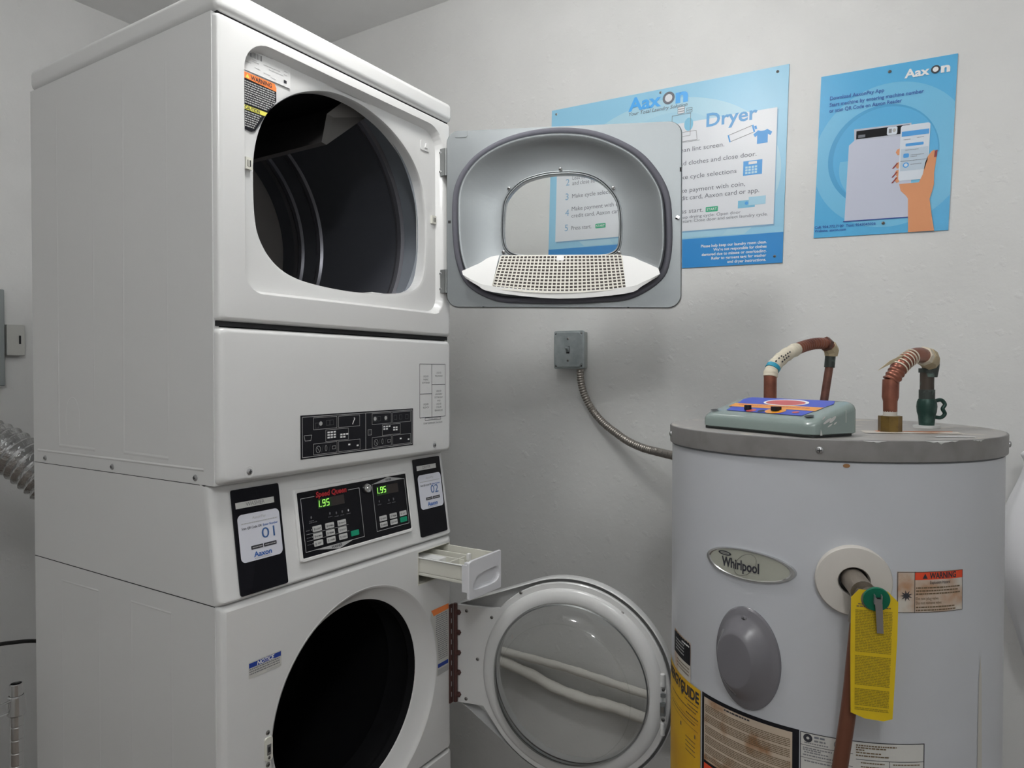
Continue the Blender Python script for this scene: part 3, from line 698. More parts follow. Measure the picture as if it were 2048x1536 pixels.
# field left of the dispenser, above the cut, with the crown of the recess
crown=[p for p in rcs if p[1]>topcut]; crown.sort()
pts=[(.014,topcut),(crown[0][0]-.004,topcut)]+crown+[(min(crown[-1][0]+.004,dw[0]),topcut)]
top_y=zw-.012
P=[FF(x,y,0) for x,y in pts]+[FF(x,top_y,0) for x,y in pts]; k=len(pts)
b.add(P,[(i,i+1,k+i+1,k+i) for i in range(k-1)],'enamel')
if pts[-1][0]<dw[0]: b.rect(FF,pts[-1][0],topcut,dw[0],top_y,0,'enamel')
b.rect(FF,dw[0],dw[3],dw[1]-.004,top_y,0,'enamel'); b.rect(FF,dw[1]-.004,topcut,dw[1]-.0035,top_y,0,'enamel')
# recess wall down to the hole
A=angles([],hc,144)
def circ_from(c0,r,cen):   # circle c0,r sampled by rays from cen
    return radial(ellipse(*c0,r,r,192),cen,A)
st=[(rc,.256,0),(rc,.2555,.0004),(rc,.2525,-.0002),(rc,.249,-.003),((.358,-.820),.243,-.009),((.350,-.815),.226,-.018),(hc,.2175,-.020),(hc,.2155,-.022),(hc,.2158,-.024)]
L=[[FF(u,v,w) for u,v in circ_from(c0,r,hc)] for c0,r,w in st]; b.loft(L,'enamel')
fp = b.build('front_panel', wash)
b = MB(); b.box(FF,dw[0]+.001,dw[1]-.001,dw[2]+.0,dw[3]-.0,-.115,-.11,'gap')
for q in ((dw[0]-.001,dw[0]+.001,dw[2],dw[3]),(dw[1]-.002,dw[1],dw[2],dw[3]),(dw[0],dw[1],dw[3]-.001,dw[3]+.001),(dw[0],dw[1],dw[2]-.001,dw[2]+.001)): b.box(FF,*q,-.11,.0006,'cream_plastic')
b.build('dispenser_housing', wash)
b = MB(); FFi=Fr((0,FY,Z0),(1,0,0),(0,0,1),(0,1,0))
b.lathe(FFi,[(.2158,.023),(.210,.040),(.222,.06),(.225,.09),(.215,.11),(.235,.12)],'tub_black',96,*hc); b.build('door_boot', wash)
b = MB(); b.lathe(FFi,[(.236,.12),(.250,.14),(.250,.42),(.235,.44),(.0005,.44)],'tub_black',96,*hc); tub=b.build('wash_drum', wash)
b = MB(); b.box(FF,.004,W-.004,zl-.003,zl+.003,-.03,-.012,'gap'); b.build('panel_seam', wash)
b = MB(); c=(.3415,-1.2); a0=rrect(.0015,-1.35,W-.0015,zl-.003,.008,4); a1=inset(a0,c,.003); a2=inset(a0,c,.012)
plate(b,FF,c,[(a0,-.016),(a0,-.008),(a1,-.003),(a2,0)],'enamel'); A2=radial(a2,c,angles([a2],c)); b.add([FF(u,v,0) for u,v in A2],[tuple(range(len(A2)))],'enamel'); b.build('service_panel', wash)
# dispenser drawer pulled out
dd = MB(); y1=.150
ux0,ux1=.5505,.6700
for q in ((ux0,ux0+.004,-.575,-.539,-.10,y1-.006,'cream_plastic'),(ux1-.004,ux1,-.575,-.531,-.10,y1-.006,'cream_plastic'),(ux0,ux1,-.583,-.5755,-.10,y1-.006,'cream_plastic'),(ux0-.003,ux0+.001,-.541,-.5375,-.06,y1-.018,'white_plastic'),
          (ux0+.050,ux0+.053,-.576,-.541,-.10,y1-.050,'cream_plastic'),(ux0+.004,ux0+.075,-.576,-.540,y1-.068,y1-.065,'cream_plastic'),(ux0+.075,ux0+.078,-.576,-.536,-.09,y1-.062,'cream_plastic'),(ux0+.018,ux0+.050,-.560,-.542,-.10,.045,'white_plastic'),(ux0+.072,ux0+.082,-.55,-.533,y1-.060,y1-.052,'white_plastic')):
    dd.box(FF,*q)
drw = dd.build('dispenser_drawer', wash, bevel=.0012, seg=2)
b = MB(); fpl=[(.546,-.6075),(.680,-.617),(.6805,-.527),(.576,-.527),(.5725,-.528),(.553,-.534),(.547,-.540)]
fpl=[(.5445,-.617),(.6805,-.620),(.6805,-.5265),(.5560,-.5265),(.5445,-.5300)]
gs=[(.563,-.595),(.600,-.600),(.650,-.600),(.6715,-.590),(.6705,-.570),(.660,-.562),(.610,-.562),(.580,-.566),(.566,-.578)]; g=smooth_loop(gs,4); gc=(.618,-.582)
fo=rq(fpl[::-1],.0035); plate(b,FF,gc,[(g,y1-.006),(inset(fo,gc,.001),y1-.002),(fo,y1-.001),(fo,y1+.004),(inset(fo,gc,.001),y1+.005),(g,y1+.005)],'drawer_front',False)
b.box(FF,.5445,.5475,-.600,-.536,y1-.016,y1-.001,'drawer_front'); b.box(FF,.549,.560,-.540,-.531,y1-.012,y1-.002,'drawer_front')
fr_=b.build('drawer_front', drw); 
b = MB(); plate(b,FF,gc,[(g,.005+y1),(inset(g,gc,.0012),.0035+y1),(inset(g,gc,.003),y1-.004),(inset(g,gc,.007),y1-.0055)],'drawer_front')
A2=radial(inset(g,gc,.007),gc,angles([g],gc)); b.add([FF(u,v,y1-.0055) for u,v in A2],[tuple(range(len(A2)))],'drawer_front'); b.build('finger_pull', fr_)
# notice label, latch, warning label
b = MB(); w=.0006; rr=random.Random(9)
b.rect(FF,.0595,-.6575,.1345,-.6265,w,'label_white'); b.rect(FF,.0600,-.6375,.1330,-.6285,w+.0003,'notice_blue'); b.text(FF,'NOTICE',.078,-.6365,.0105,w+.0005,'white_ink',width=.038,bold=.03,shear=.15)
for v in (-.6415,-.646,-.6505): b.greek(FF,.061,v,.130,.0022,w+.0003,'ink_soft',rr)
b.greek(FF,.100,-.6550,.132,.0014,w+.0003,'line_grey',rr); b.build('notice_label', wash)
b = MB(); b.prism(FF,rrect(.0935,-.829,.1105,-.784,.005),-.003,.0035,'cream_plastic'); b.box(FF,.097,.106,-.817,-.797,.003,.0045,'steel'); b.box(FF,.099,.104,-.812,-.802,.0045,.005,'gap'); lt=b.build('door_latch', wash)
screw('screw',FF,.102,-.776,-.001,.005,lt,'screw_dark'); screw('screw',FF,.102,-.838,-.001,.005,lt,'screw_dark'); screw('screw',FF,.102,-.823,.0035,.003,lt,'screw_dark')
b = MB(); x1=.6665; 
lab=[(.5955,-.6835)]+[(rc[0]+.2585*math.cos(a),rc[1]+.2585*math.sin(a)) for a in [math.radians(q) for q in (27,18,9,0,-8)]]+[(x1,-.857),(x1,-.6835)]
b.poly(FF,lab[::-1],w,'label_white'); b.poly(FF,[(.6055,-.700),(x1,-.697),(x1,-.6835),(.5955,-.6835)],w+.0003,'orange')
v=-.704
while v>-.822: b.greek(FF,max(.6145,rc[0]+math.sqrt(max(.261**2-(v-rc[1])**2,0))+.002),v,x1-.004,.0024,w+.0003,'ink_soft',rr); v-=.0052
b.rect(FF,.622,-.838,x1-.002,-.828,w+.0004,'notice_blue'); b.rect(FF,.6225,-.857,x1-.002,-.842,w+.0004,'line_grey')
b.build('warning_label', wash)['label']='white warning label with an orange band by the hinge'
# brown piano hinge
b = MB(); b.box(FF,.668,.6815,-.946,-.688,.0005,.004,'hinge_brown'); b.lathe(Fr(FF(.6865,-.946,.008),(1,0,0),(0,-1,0),(0,0,1)),[(.0055,0),(.0055,.258)],'hinge_brown',14,cap0=True,cap1=True)
for i in range(9): b.box(FF,.6735,.6752,-.93+i*.0275,-.918+i*.0275,.004,.0045,'line_grey')
b.build('hinge', wash)['label']='dark brown hinge strip'

# washer door
u2=Vector((.188,-.982,0)).normalized(); n2=Vector((-.982,-.188,0)).normalized()
FW=Fr((.692,-.024,Z0),u2,(0,0,1),n2); wc=(.306,-.848)
def hull(cx,cy,R,x0,va,vb,n=80):      # circle joined to the straight hinge edge
    pts=[(cx+R*math.cos(2*PI*i/n),cy+R*math.sin(2*PI*i/n)) for i in range(n)]+[(x0,va),(x0,vb)]
    pts=sorted(set(pts)); 
    def half(P):
        h=[]
        for p in P:
            while len(h)>1 and (h[-1][0]-h[-2][0])*(p[1]-h[-2][1])-(h[-1][1]-h[-2][1])*(p[0]-h[-2][0])<=0: h.pop()
            h.append(p)
        return h
    a=half(pts); c2=half(pts[::-1]); return a[:-1]+c2[:-1]
H1=hull(*wc,.256,.002,-.950,-.690); 
b = MB()
plate(b,FW,wc,[(ellipse(*wc,.198,.198,80),-.030),(ellipse(*wc,.212,.212,80),-.040),(inset(H1,wc,.012),-.040),(inset(H1,wc,.006),-.042),(H1,-.034),(H1,-.010),(inset(H1,wc,.003),-.008)],'enamel')
plate(b,FW,wc,[(ellipse(*wc,.198,.198,80),-.030),(ellipse(*wc,.1975,.1975,80),-.004)],'enamel')
wdoor=b.build('door', wash)
# inner plate: ring plus hinge flange
inn=[]
R=.246
a_s=math.radians(180-41); 
for i in range(61):
    a=math.radians(139)-math.radians(278)*i/60; inn.append((wc[0]+R*math.cos(a),wc[1]+R*math.sin(a)))
inn+= [(.072,-.9475),(.0,-.949),(.0,-.692),(.095,-.690)]
b = MB(); ring_o=ellipse(*wc,.238,.238,96)
plate(b,FW,wc,[(inn,-.008),(inn,-.002),(inset(inn,wc,.002),0),(ellipse(*wc,.2315,.2315,96),0)],'enamel')
b.build('inner_plate', wdoor)
b = MB(); FWc=Fr(FW(wc[0],wc[1],0),u2,(0,0,1),n2)
b.lathe(FWc,[(.2315,0),(.2300,.004),(.224,.009),(.214,.012),(.205,.012),(.199,.010),(.1965,.004)],'enamel',96); b.build('glass_retaining_ring', wdoor)
b = MB(); b.lathe(FWc,[(.196,.006),(.1955,.016),(.188,.034),(.178,.050),(.165,.062),(.150,.068),(.12,.073),(.07,.076),(.0005,.077)],'glass_bowl',96); b.build('door_glass', wdoor)['label']='clear domed door glass'
b = MB(); b.lathe(FWc,[(.1955,.010),(.1965,.013),(.1940,.016),(.1925,.012)],'galv_dark',96); b.lathe(FWc,[(.1655,.061),(.1645,.0625),(.1635,.0622)],'glass_bowl',96); b.build('glass_seal', wdoor)
for u,v,m in ((.027,-.706,'screw_dark'),(.098,-.714,'screw_dark'),(.058,-.828,'screw_dark'),(.025,-.937,'screw_dark'),(.178,-.641,'screw_dark'),(.437,-.660,'screw_dark')): screw('screw',FW,u,v,.000,.0045,wdoor,m)
for v in (-.712,-.765,-.818,-.870,-.928):
    b = MB(); b.lathe(Fr(FW(.004,v,.0),(u2.x,u2.y,0),(0,0,1),n2),[(.0075,0),(.0075,.004),(.004,.008),(.0003,.008)],'hinge_brown',6); b.build('hinge_bolt', wdoor)
b = MB(); b.prism(FW,rrect(.527,-.905,.542,-.825,.003),0,.004,'white_plastic'); b.box(FW,.529,.541,-.885,-.855,.004,.012,'galv'); b.box(FW,.531,.539,-.876,-.862,.012,.016,'screw_dark'); b.box(FW,.530,.541,-.842,-.834,.003,.010,'galv')
stk=b.build('door_strike', wdoor)
for v in (-.800,-.915):
    b = MB(); b.lathe(Fr(FW(.534,v-.008,.004),u2,n2,(0,0,1)),[(.001,-.012),(.0055,-.010),(.0055,.018),(.001,.021)],'white_plastic',14); b.build('bumper', wdoor)
for v in (-.826,-.897): screw('screw',FW,.535,v,.004,.0045,stk,'screw_dark')

# ------------------------------------------------------------------ posters
def FP(u0,z,sl,front):   # frame on the right wall: u runs towards the room, v up
    c_=math.cos(math.atan(sl)); return Fr((front,-u0,Z0+z),(0,-c_,-sl*c_),(0,-sl*c_,c_),(-1,0,0))
def logo(b,F,u,v,wid,cap,w,m,ringm,inner):
    # Aax + ring + n
    b.text(F,'Aax',u,v,cap/.70,w,m,width=wid*.56,bold=.03)
    cx_=u+wid*.685; r=cap*.48; N=28
    O_=ellipse(cx_,v+r*.98,r,r,N); I_=ellipse(cx_,v+r*.98,r*.62,r*.62,N); b.loft([[F(p[0],p[1],w) for p in O_],[F(p[0],p[1],w) for p in I_]],ringm,False)
    b.poly(F,I_,w,inner); b.text(F,'n',u+wid,v,cap/.66,w,m,'RIGHT',width=wid*.20,bold=.045)
F1=FP(-.081,0,.0273,WX-.0035); 
p1 = thing('laundry_poster', 'wide light blue dryer instruction poster on the wall behind the open dryer door', 'poster', (WX,-.3,Z0+.25))
b = MB(); b.box(F1,0,.772,.251,.814,-.0032,0,'poster_blue'); b.build('board', p1)
b = MB()
E=clip(ellipse(.40,.52,.36,.26,64),0,.342,.772,.814); b.poly(F1,E,.0003,'poster_pale'); E=clip(ellipse(.42,.50,.24,.235,64),0,.342,.772,.814); b.poly(F1,E,.0006,'poster_pale2')
b.rect(F1,0,.251,.772,.339,.0004,'poster_foot'); b.build('printed_background', p1)
b = MB(); b.rect(F1,.030,.3595,.7465,.692,.0007,'num_blue'); b.rect(F1,.026,.364,.744,.697,.0010,'poster_white'); b.build('instruction_panel', p1)
b = MB(); logo(b,F1,.283,.763,.196,.040,.0012,'logo_blue','text_grey','poster_white'); b.text(F1,'Your Total Laundry Solution',.283,.7475,.0155,.0012,'text_grey',width=.194,shear=.25); b.build('logo', p1)
b = MB(); w=.0014
b.text(F1,'Dryer',.539,.6735,.0560,w,'head_blue',width=.150,bold=.02)
b.build('heading', p1)
def step(lines, num=None, badge=None):
    b = MB()
    for q in lines:
        txt,u0,u1,v=q[:4]; b.text(F1,txt,u0,v,q[4] if len(q)>4 else .0195,w,'text_grey',width=u1-u0)
    if num: b.text(F1,num[0],.062,num[1],.032,w,'num_blue')
    if badge: b.poly(F1,rrect(badge[0],badge[1],badge[0]+.037,badge[1]+.0152,.002,3),w,'badge_green'); b.text(F1,'START',badge[0]+.0185,badge[1]+.0042,.0105,w+.0002,'white_ink','CENTER')
    b.build('instruction_step', p1)
step([('Clean lint screen.',.440,.595,.607)]); step([('Load clothes and close door.',.440,.690,.566)]); step([('Make cycle selections',.440,.634,.5235)])
step([('Make payment with coin,',.440,.660,.4825),('credit card, Aaxon card or app.',.440,.701,.4595)])
step([('Press start.',.440,.537,.4185)],None,(.545,.4160)); step([('To stop drying cycle: Open door',.440,.650,.4025,.0130),('To restart: Close door and select laundry cycle.',.440,.727,.3900,.0130)])
step([('Load items',.087,.152,.568),('and close lid',.087,.170,.550)],('2',.5510)); step([('Make cycle selections',.087,.259,.507)],('3',.5025))
step([('Make payment with coin,',.087,.285,.4640),('credit card, Aaxon card or app.',.087,.326,.4410)],('4',.4480)); step([('Press start.',.087,.162,.3995)],('5',.3975),(.177,.3975))
b = MB(); 
for i,l in enumerate(('Please help keep our laundry room clean.',"We're not responsible for clothes",'damaged due to misuse or overloading.','Refer to garment tags for washer','and dryer instructions.')):
    b.text(F1,l,.727,.3100-i*.0128,.0118,.0010,'white_ink','RIGHT',width=(.193,.155,.190,.160,.112)[i],bold=.02)
b.build('footer_lettering', p1)
b = MB(); w=.0014
FQ=Fr(F1(.610,.616,w),F1.U*math.cos(.27)+F1.V*math.sin(.27),F1.V*math.cos(.27)-F1.U*math.sin(.27),(-1,0,0))
b.frame(FQ,0,0,.076,.022,.0014,0,'ink_soft'); b.rect(FQ,0,0,.004,.022,.0001,'icon_blue'); b.rect(FQ,.072,0,.077,.022,.0001,'icon_blue'); b.rect(FQ,.078,.006,.084,.016,0,'icon_blue')
sh=[(.690,.600),(.720,.600),(.720,.625),(.727,.620),(.732,.629),(.718,.639),(.710,.636),(.700,.636),(.692,.639),(.679,.629),(.684,.620),(.690,.625)]; b.poly(F1,sh,w,'icon_blue')
b.build('drawn_shirt_and_roller', p1); b = MB(); b.rect(F1,.653,.512,.707,.554,w,'icon_blue'); b.rect(F1,.668,.5435,.692,.5515,w+.0002,'white_ink')
for i in range(4):
    for j in range(3): b.rect(F1,.659+i*.009,.5160+j*.0080,.666+i*.009,.5222+j*.0080,w+.0002,'poster_pale')
b.build('drawn_keypad', p1); b = MB(); b.rect(F1,.641,.418,.690,.440,w,'card_blue'); b.rect(F1,.672,.424,.720,.448,w+.0002,'poster_pale2'); b.poly(F1,ellipse(.666,.431,.005,.005,16),w+.0004,'icon_blue')
b.build('drawn_payment_cards', p1); b = MB()
b.frame(F1,.430,.655,.490,.724,.0011,w,'ink_soft'); b.poly(F1,ellipse(.484,.690,.014,.020,24),w-.0002,'card_blue'); b.line(F1,[(.435,.640),(.512,.640),(.508,.668),(.440,.668)],.0012,w,'ink_soft',True); b.line(F1,[(.428,.637),(.520,.637)],.0012,w,'ink_soft')
for v in (.727,.734,.741): b.poly(F1,rrect(.448,v,.470,v+.006,.002,2),w,'poster_white'); b.line(F1,rrect(.448,v,.470,v+.006,.002,2),.0009,w+.0002,'ink_soft',True)
for v in (.727,.734): b.line(F1,rrect(.476,v,.494,v+.006,.002,2),.0009,w+.0002,'ink_soft',True)
b.build('drawn_machine', p1)
for u,v,m_ in ((.018,.799,'steel'),(.390,.8035,'chrome'),(.741,.7985,'screw_dark'),(.750,.2705,'screw_dark')): screw('screw',F1,u,v,0,.0042,p1,m_)

F2=FP(.769,.0,.039,WX-.0035); 
p2 = thing('payment_poster', 'blue mobile app poster showing a hand with a phone, above the water heater', 'poster', (WX,-.93,Z0+.3))
PW,PB,PT=.321,.292,.737
b = MB(); b.box(F2,0,PW,PB,PT,-.0032,0,'p2_blue'); b.build('board', p2)
b = MB(); b.poly(F2,clip(ellipse(.175,.50,.185,.190,72),0,PB,PW,PT),.0003,'p2_pale'); b.poly(F2,clip(ellipse(.160,.500,.132,.135,64),0,PB,PW,PT),.0006,'p2_ring'); b.poly(F2,clip(ellipse(.165,.500,.124,.128,64),0,PB,PW,PT),.0009,'p2_blue')
b.poly(F2,clip(ellipse(.175,.475,.118,.11,64),0,PB,PW,.495),.0012,'p2_pale'); b.build('printed_background', p2)
b = MB(); w=.0016
b.poly(F2,[(.090,.579),(.092,.546),(.224,.544),(.226,.577)],w,'p2_washer_top'); b.poly(F2,[(.079,.537),(.092,.549),(.230,.545),(.232,.536),(.232,.331),(.077,.333)],w+.0001,'p2_washer')
b.rect(F2,.096,.5515,.222,.5735,w+.0003,'black_panel'); b.rect(F2,.101,.5545,.118,.562,w+.0005,'text_grey'); b.poly(F2,rrect(.170,.552,.194,.573,.004,3),w+.0005,'phone_white'); b.rect(F2,.174,.557,.181,.568,w+.0007,'ink_soft'); b.poly(F2,ellipse(.187,.563,.004,.005,14),w+.0007,'line_grey'); b.rect(F2,.074,.3305,.230,.3330,w+.0003,'notice_blue')
b.build('printed_washer', p2)
b = MB()
hand=[(.287,.486),(.281,.500),(.275,.497),(.267,.485),(.262,.470),(.258,.440),(.250,.420),(.205,.420),(.209,.402),(.222,.388),(.227,.380),(.231,.300),(.231,.292),(.290,.292),(.283,.330),(.276,.375),(.281,.395),(.284,.412),(.283,.440)]
b.poly(F2,hand,w+.0010,'skin_print')
for v in (.505,.470,.450,.433): b.poly(F2,[(.204,v-.008),(.204,v+.009),(.196,v+.006),(.193,v-.001),(.198,v-.009)],w+.0006,'skin_print')
for v in (.468,.445,.430): b.poly(F2,[(.186,v-.006),(.190,v-.006),(.200,v+.007),(.197,v+.008)],w+.0012,'nail_print')
b.poly(F2,[(.281,.481),(.287,.481),(.288,.499),(.282,.497)],w+.0014,'nail_print')
b.build('printed_hand', p2)
b = MB(); b.poly(F2,rrect(.202,.428,.269,.572,.006,5),w+.0008,'phone_white'); 
b.poly(F2,[(.250,.420),(.266,.424),(.272,.470),(.266,.474),(.258,.440)],w+.0012,'skin_print')
b.rect(F2,.205,.543,.267,.556,w+.0012,'icon_blue'); b.poly(F2,rrect(.215,.5165,.256,.524,.002,3),w+.0012,'icon_blue'); b.rect(F2,.205,.453,.267,.511,w+.0010,'phone_grey')
b.poly(F2,rrect(.211,.487,.224,.498,.003,3),w+.0012,'icon_blue'); b.poly(F2,ellipse(.218,.468,.007,.007,20),w+.0012,'icon_blue'); b.poly(F2,ellipse(.218,.468,.0042,.0042,20),w+.0014,'phone_white')
for v,a_,c_ in ((.534,.210,.226),(.536,.240,.256),(.506,.215,.245),(.492,.228,.258),(.488,.228,.243),(.478,.205,.267),(.468,.228,.254)): b.greek(F2,a_,v,c_,.0013,w+.0014,'text_grey',random.Random(1))
b.build('printed_phone', p2)
b = MB(); logo(b,F2,.204,.6955,.102,.0215,w,'white_ink','ink','white_ink'); b.build('logo', p2)
for tx,a_,c_,v,s_ in (('Download AaxonPay App',.025,.158,.6685,.0140),('Start machine by entering machine number',.025,.250,.6505,.0140),('or scan QR Code on Aaxon Reader',.025,.201,.6345,.0140),('Call: 954.772.7100  Text: 9543045026',.002,.154,.3175,.0098),('Website: aaxon.com',.002,.082,.3075,.0098)):
    b = MB(); b.text(F2,tx,a_,v,s_,w,'p2_text',width=c_-a_,bold=.012); b.build('text_line', p2)
for u,v in ((.169,.7195),(.172,.3205)): screw('screw',F2,u,v,.0012,.0042,p2,'screw_dark')

# ------------------------------------------------------------------ switch box and flexible conduit
sb = thing('switch_box', 'square grey metal light switch box on the wall under the open dryer door', 'switch', (WX,.0,Z0-.08))
FB=Fr((WX,-.027,Z0-.009),(0,-1,0),(0,0,1),(-1,0,0)); hs=.054
b = MB(); b.box(FB,-hs+.004,hs-.004,-hs-.012+.004,hs+.012-.006,0,.040,'box_side'); b.build('back_box', sb, bevel=.003)
b = MB(); hv=.0635; hu=.056
cor=[(-hu,-hv+.014),(-hu+.010,-hv),(hu-.010,-hv),(hu,-hv+.014),(hu,hv-.012),(hu-.010,hv),(-hu+.010,hv),(-hu,hv-.014)]
plate(b,FB,(0,0),[(rrect(-hu,-hv,hu,hv,.006),.036),(rrect(-hu,-hv,hu,hv,.006),.041),(rrect(-hu+.002,-hv+.002,hu-.002,hv-.002,.006),.042),(inset(cor,(0,0),.005),.042),(inset(cor,(0,0),.009),.047)],'box_metal',False)
A2=radial(inset(cor,(0,0),.009),(0,0),angles([cor],(0,0))); b.add([FB(u,v,.047) for u,v in A2],[tuple(range(len(A2)))],'box_metal'); cv=b.build('cover_plate', sb)
b = MB(); b.box(FB,-.006,.006,-.013,.012,.0468,.0476,'gap'); b.add([FB(-.0045,-.008,.047),FB(.0045,-.008,.047),FB(.0045,.011,.047),FB(-.0045,.011,.047),FB(-.004,.004,.060),FB(.004,.004,.060),FB(.004,.011,.057),FB(-.004,.011,.057)],[(0,1,5,4),(1,2,6,5),(2,3,7,6),(3,0,4,7),(4,5,6,7)],'box_metal'); b.build('toggle', sb)
for u,v in ((0,.036),(0,-.036),(.047,.053),(-.047,-.054)): screw('screw',FB,u,v,.0468 if u==0 else .042,.0042,cv,'screw_dark')
b = MB(); b.poly(FB,ellipse(-.047,.053,.0035,.0035,12),.0428,'gap'); b.poly(FB,ellipse(.047,-.054,.0035,.0035,12),.0428,'gap'); b.build('screw_hole', cv)
pts=[(1.322,-.062,-.0745),(1.322,-.066,-.118),(1.322,-.079,-.160),(1.322,-.108,-.209),(1.306,-.153,-.247),(1.286,-.206,-.276),(1.265,-.257,-.299),(1.243,-.315,-.315),(1.215,-.372,-.321),(1.16,-.44,-.322),(1.08,-.54,-.321),(.99,-.65,-.319),(.914,-.758,-.317)]
path=resample(smooth_path([(x,y,Z0+z) for x,y,z in pts],14),.00135)
rad=[.0118*(1+.10*(abs(((i*.00135/.0085)%1)-.5)*4-1)) for i in range(len(path))]
b = MB(); b.tube(path,rad,'conduit',16); tag(b.build('flexible_conduit', None, (1.322,-.3,Z0-.3)),'ribbed grey metal conduit curving from the switch box down to the water heater','conduit')

# ------------------------------------------------------------------ water heater
HC=(.660,-.913); HR=.28; HT=Z0-.187
wh = thing('water_heater', 'tall white cylindrical water heater with a grey lid in the right foreground', 'water heater', (*HC,0))
FZ=Fr((*HC,0),(1,0,0),(0,1,0),(0,0,1))
b = MB(); b.lathe(FZ,[(HR-.01,.04),(HR,.045),(HR,HT-.036),(HR-.004,HT-.033),(HR-.006,HT-.02)],'tank',160); b.lathe(FZ,[(HR-.012,0),(HR-.012,.042)],'gasket_black',96,cap0=True); b.build('tank', wh)
b = MB(); b.lathe(FZ,[(HR+.0015,HT-.033),(HR+.0038,HT-.0325),(HR+.0042,HT-.0315),(HR+.0045,HT-.002),(HR+.0035,HT-.0004),(HR+.001,HT)],'tank_cap',160,smooth=False); b.lathe(FZ,[(HR+.001,HT),(HR-.006,HT-.0004),(.0005,HT-.0004)],'cap_top',160); cap=b.build('lid', wh)
def CY(a,w=0): return Cy(HC,HR+w,a)
def radF(a,z,r=HR+.0045):   # flat frame tangent to the tank at angle a
    a=math.radians(a); n=Vector((math.cos(a),math.sin(a),0)); return Fr(Vector((HC[0],HC[1],z))+n*r,(-n.y,n.x,0),(0,0,1),n)
for a in (187,116.5,266.5): screw('screw',radF(a,HT-.017),0,0,0,.0055,cap,'steel')
# worn labels and chips on the lid
b = MB(); F=Fr((HC[0],HC[1],HT+.0004),(.42,-.91,0),(.91,.42,0),(0,0,1))
b.poly(F,[(.02,-.150),(.17,-.150),(.185,-.105),(.03,-.100)],0,'label_tan'); b.poly(F,[(.05,-.118),(.170,-.118),(.175,-.110),(.05,-.108)],.0004,'orange')
b.poly(F,[(.10,-.215),(.16,-.217),(.166,-.202),(.11,-.200)],0,'paint_drip'); b.build('worn_label', cap)
b = MB(); F=Cy(HC,HR+.0048,187)
rr=random.Random(21)
for u0,u1_,h in ((.060,.092,.003),(.150,.205,.006),(.235,.262,.004)):
    n_=9; b.poly(F,[(u0+(u1_-u0)*i/n_,HT-.001-h*rr.uniform(.15,1)*math.sin(PI*i/n_)) for i in range(n_+1)]+[(u1_,HT-.0006),(u0,HT-.0006)],.0005,'paint_drip')
b.build('paint_chip', cap)
# maker's badge: oval metal plate
F=Cy(HC,HR,164.2); cz_=Z0-.3985
b = MB(); N=64
for k,(r0,r1,w0,w1,m) in enumerate(((1.03,1.0,0,.004,'chrome'),(1.0,.93,.004,.004,'chrome'),(.93,.90,.004,.0028,'chrome'),(.90,.6,.0028,.0028,'badge_metal'),(.6,.3,.0028,.0028,'badge_metal'),(.3,.0,.0028,.0028,'badge_metal'))):
    b.loft([[F(.078*r*math.cos(2*PI*i/N),cz_+.0245*r*math.sin(2*PI*i/N),w_) for i in range(N)] for r,w_ in ((r0,w0),(r1,w1))],m)
bd=b.build('badge', wh); bd['label']='oval silver badge reading Whirlpool'
b = MB(); b.text(F,'Whirlpool',-.045,cz_-.0095,.0225,.0034,'ink',width=.068,bold=.025)
E_=[(x*1.0-.001+ (y-0)*.5,cz_+y) for x,y in ellipse(0,0,.017,.019,40)]; b.line(F,E_,.0007,.0034,'screw_dark',True)
for r_,t_2 in ((.0130,.0012),): b.loft([[F(-.039+.013*math.cos(2*PI*i/32),cz_+.0120+.0036*math.sin(2*PI*i/32),.0034) for i in range(32)],[F(-.039+.0095*math.cos(2*PI*i/32),cz_+.0120+.0020*math.sin(2*PI*i/32),.0034) for i in range(32)]],'ink',False)
b.rect(F,-.045,cz_+.0113,-.033,cz_+.0127,.0036,'ink_soft'); b.build('badge_lettering', bd)
# element cover
F=Cy(HC,HR,164.4); ec=Z0-.5505
b = MB(); L=[]
for r,w,du in ((1,0,0),(1,.002,0),(.97,.005,0),(.86,.007,-.001),(.80,.009,-.002),(.70,.016,-.004),(.60,.024,-.006),(.53,.0275,-.007),(.50,.028,-.007),(.25,.028,-.007),(.001,.028,-.007)):
    e_=.0570 if r>.75 else .0540; L.append([F(du+e_*r*math.cos(2*PI*i/72),ec+.0835*r*math.sin(2*PI*i/72),w) for i in range(72)])
b.loft(L,'cover_grey'); ecv=b.build('element_cover', wh); ecv['label']='grey domed oval element cover'
screw('screw',radF(164.4,ec+.066,HR),0,0,.008,.005,ecv,'cover_grey'); 
# relief valve with foam collar, lever, tag, discharge pipe
va=196.6; vz=Z0-.398; F=radF(va,vz,HR)
b = MB(); b.loft([[Cy(HC,HR,va)(r*math.cos(2*PI*i/64),vz+r*math.sin(2*PI*i/64),w) for i in range(64)] for r,w in ((.0525,-.001),(.0525,.009),(.0505,.012),(.040,.0125),(.022,.0125),(.0205,.010),(.0205,.0))],'foam'); b.loft([[Cy(HC,HR,va)(r*math.cos(2*PI*i/64),vz+r*math.sin(2*PI*i/64),.001) for i in range(64)] for r in (.0205,.0005)],'gap'); b.build('foam_collar', wh)
rv = MB(); 
pb=smooth_path([F(-.001,.002,0),F(.001,.001,.030),F(.004,-.003,.050)],6); rv.tube(pb,.0165,'brass_old',20)
pb=smooth_path([F(.004,.000,.042),F(.002,-.025,.046),F(-.001,-.050,.046)],6); rv.tube(pb,.0135,'brass_old',18)
rv.lathe(Fr(F(.0135,-.009,.050),F.U,F.V,F.N),[(.0145,-.01),(.0145,.016),(.012,.018)],'brass_old',24,cap1=True)
rel=rv.build('relief_valve', wh)
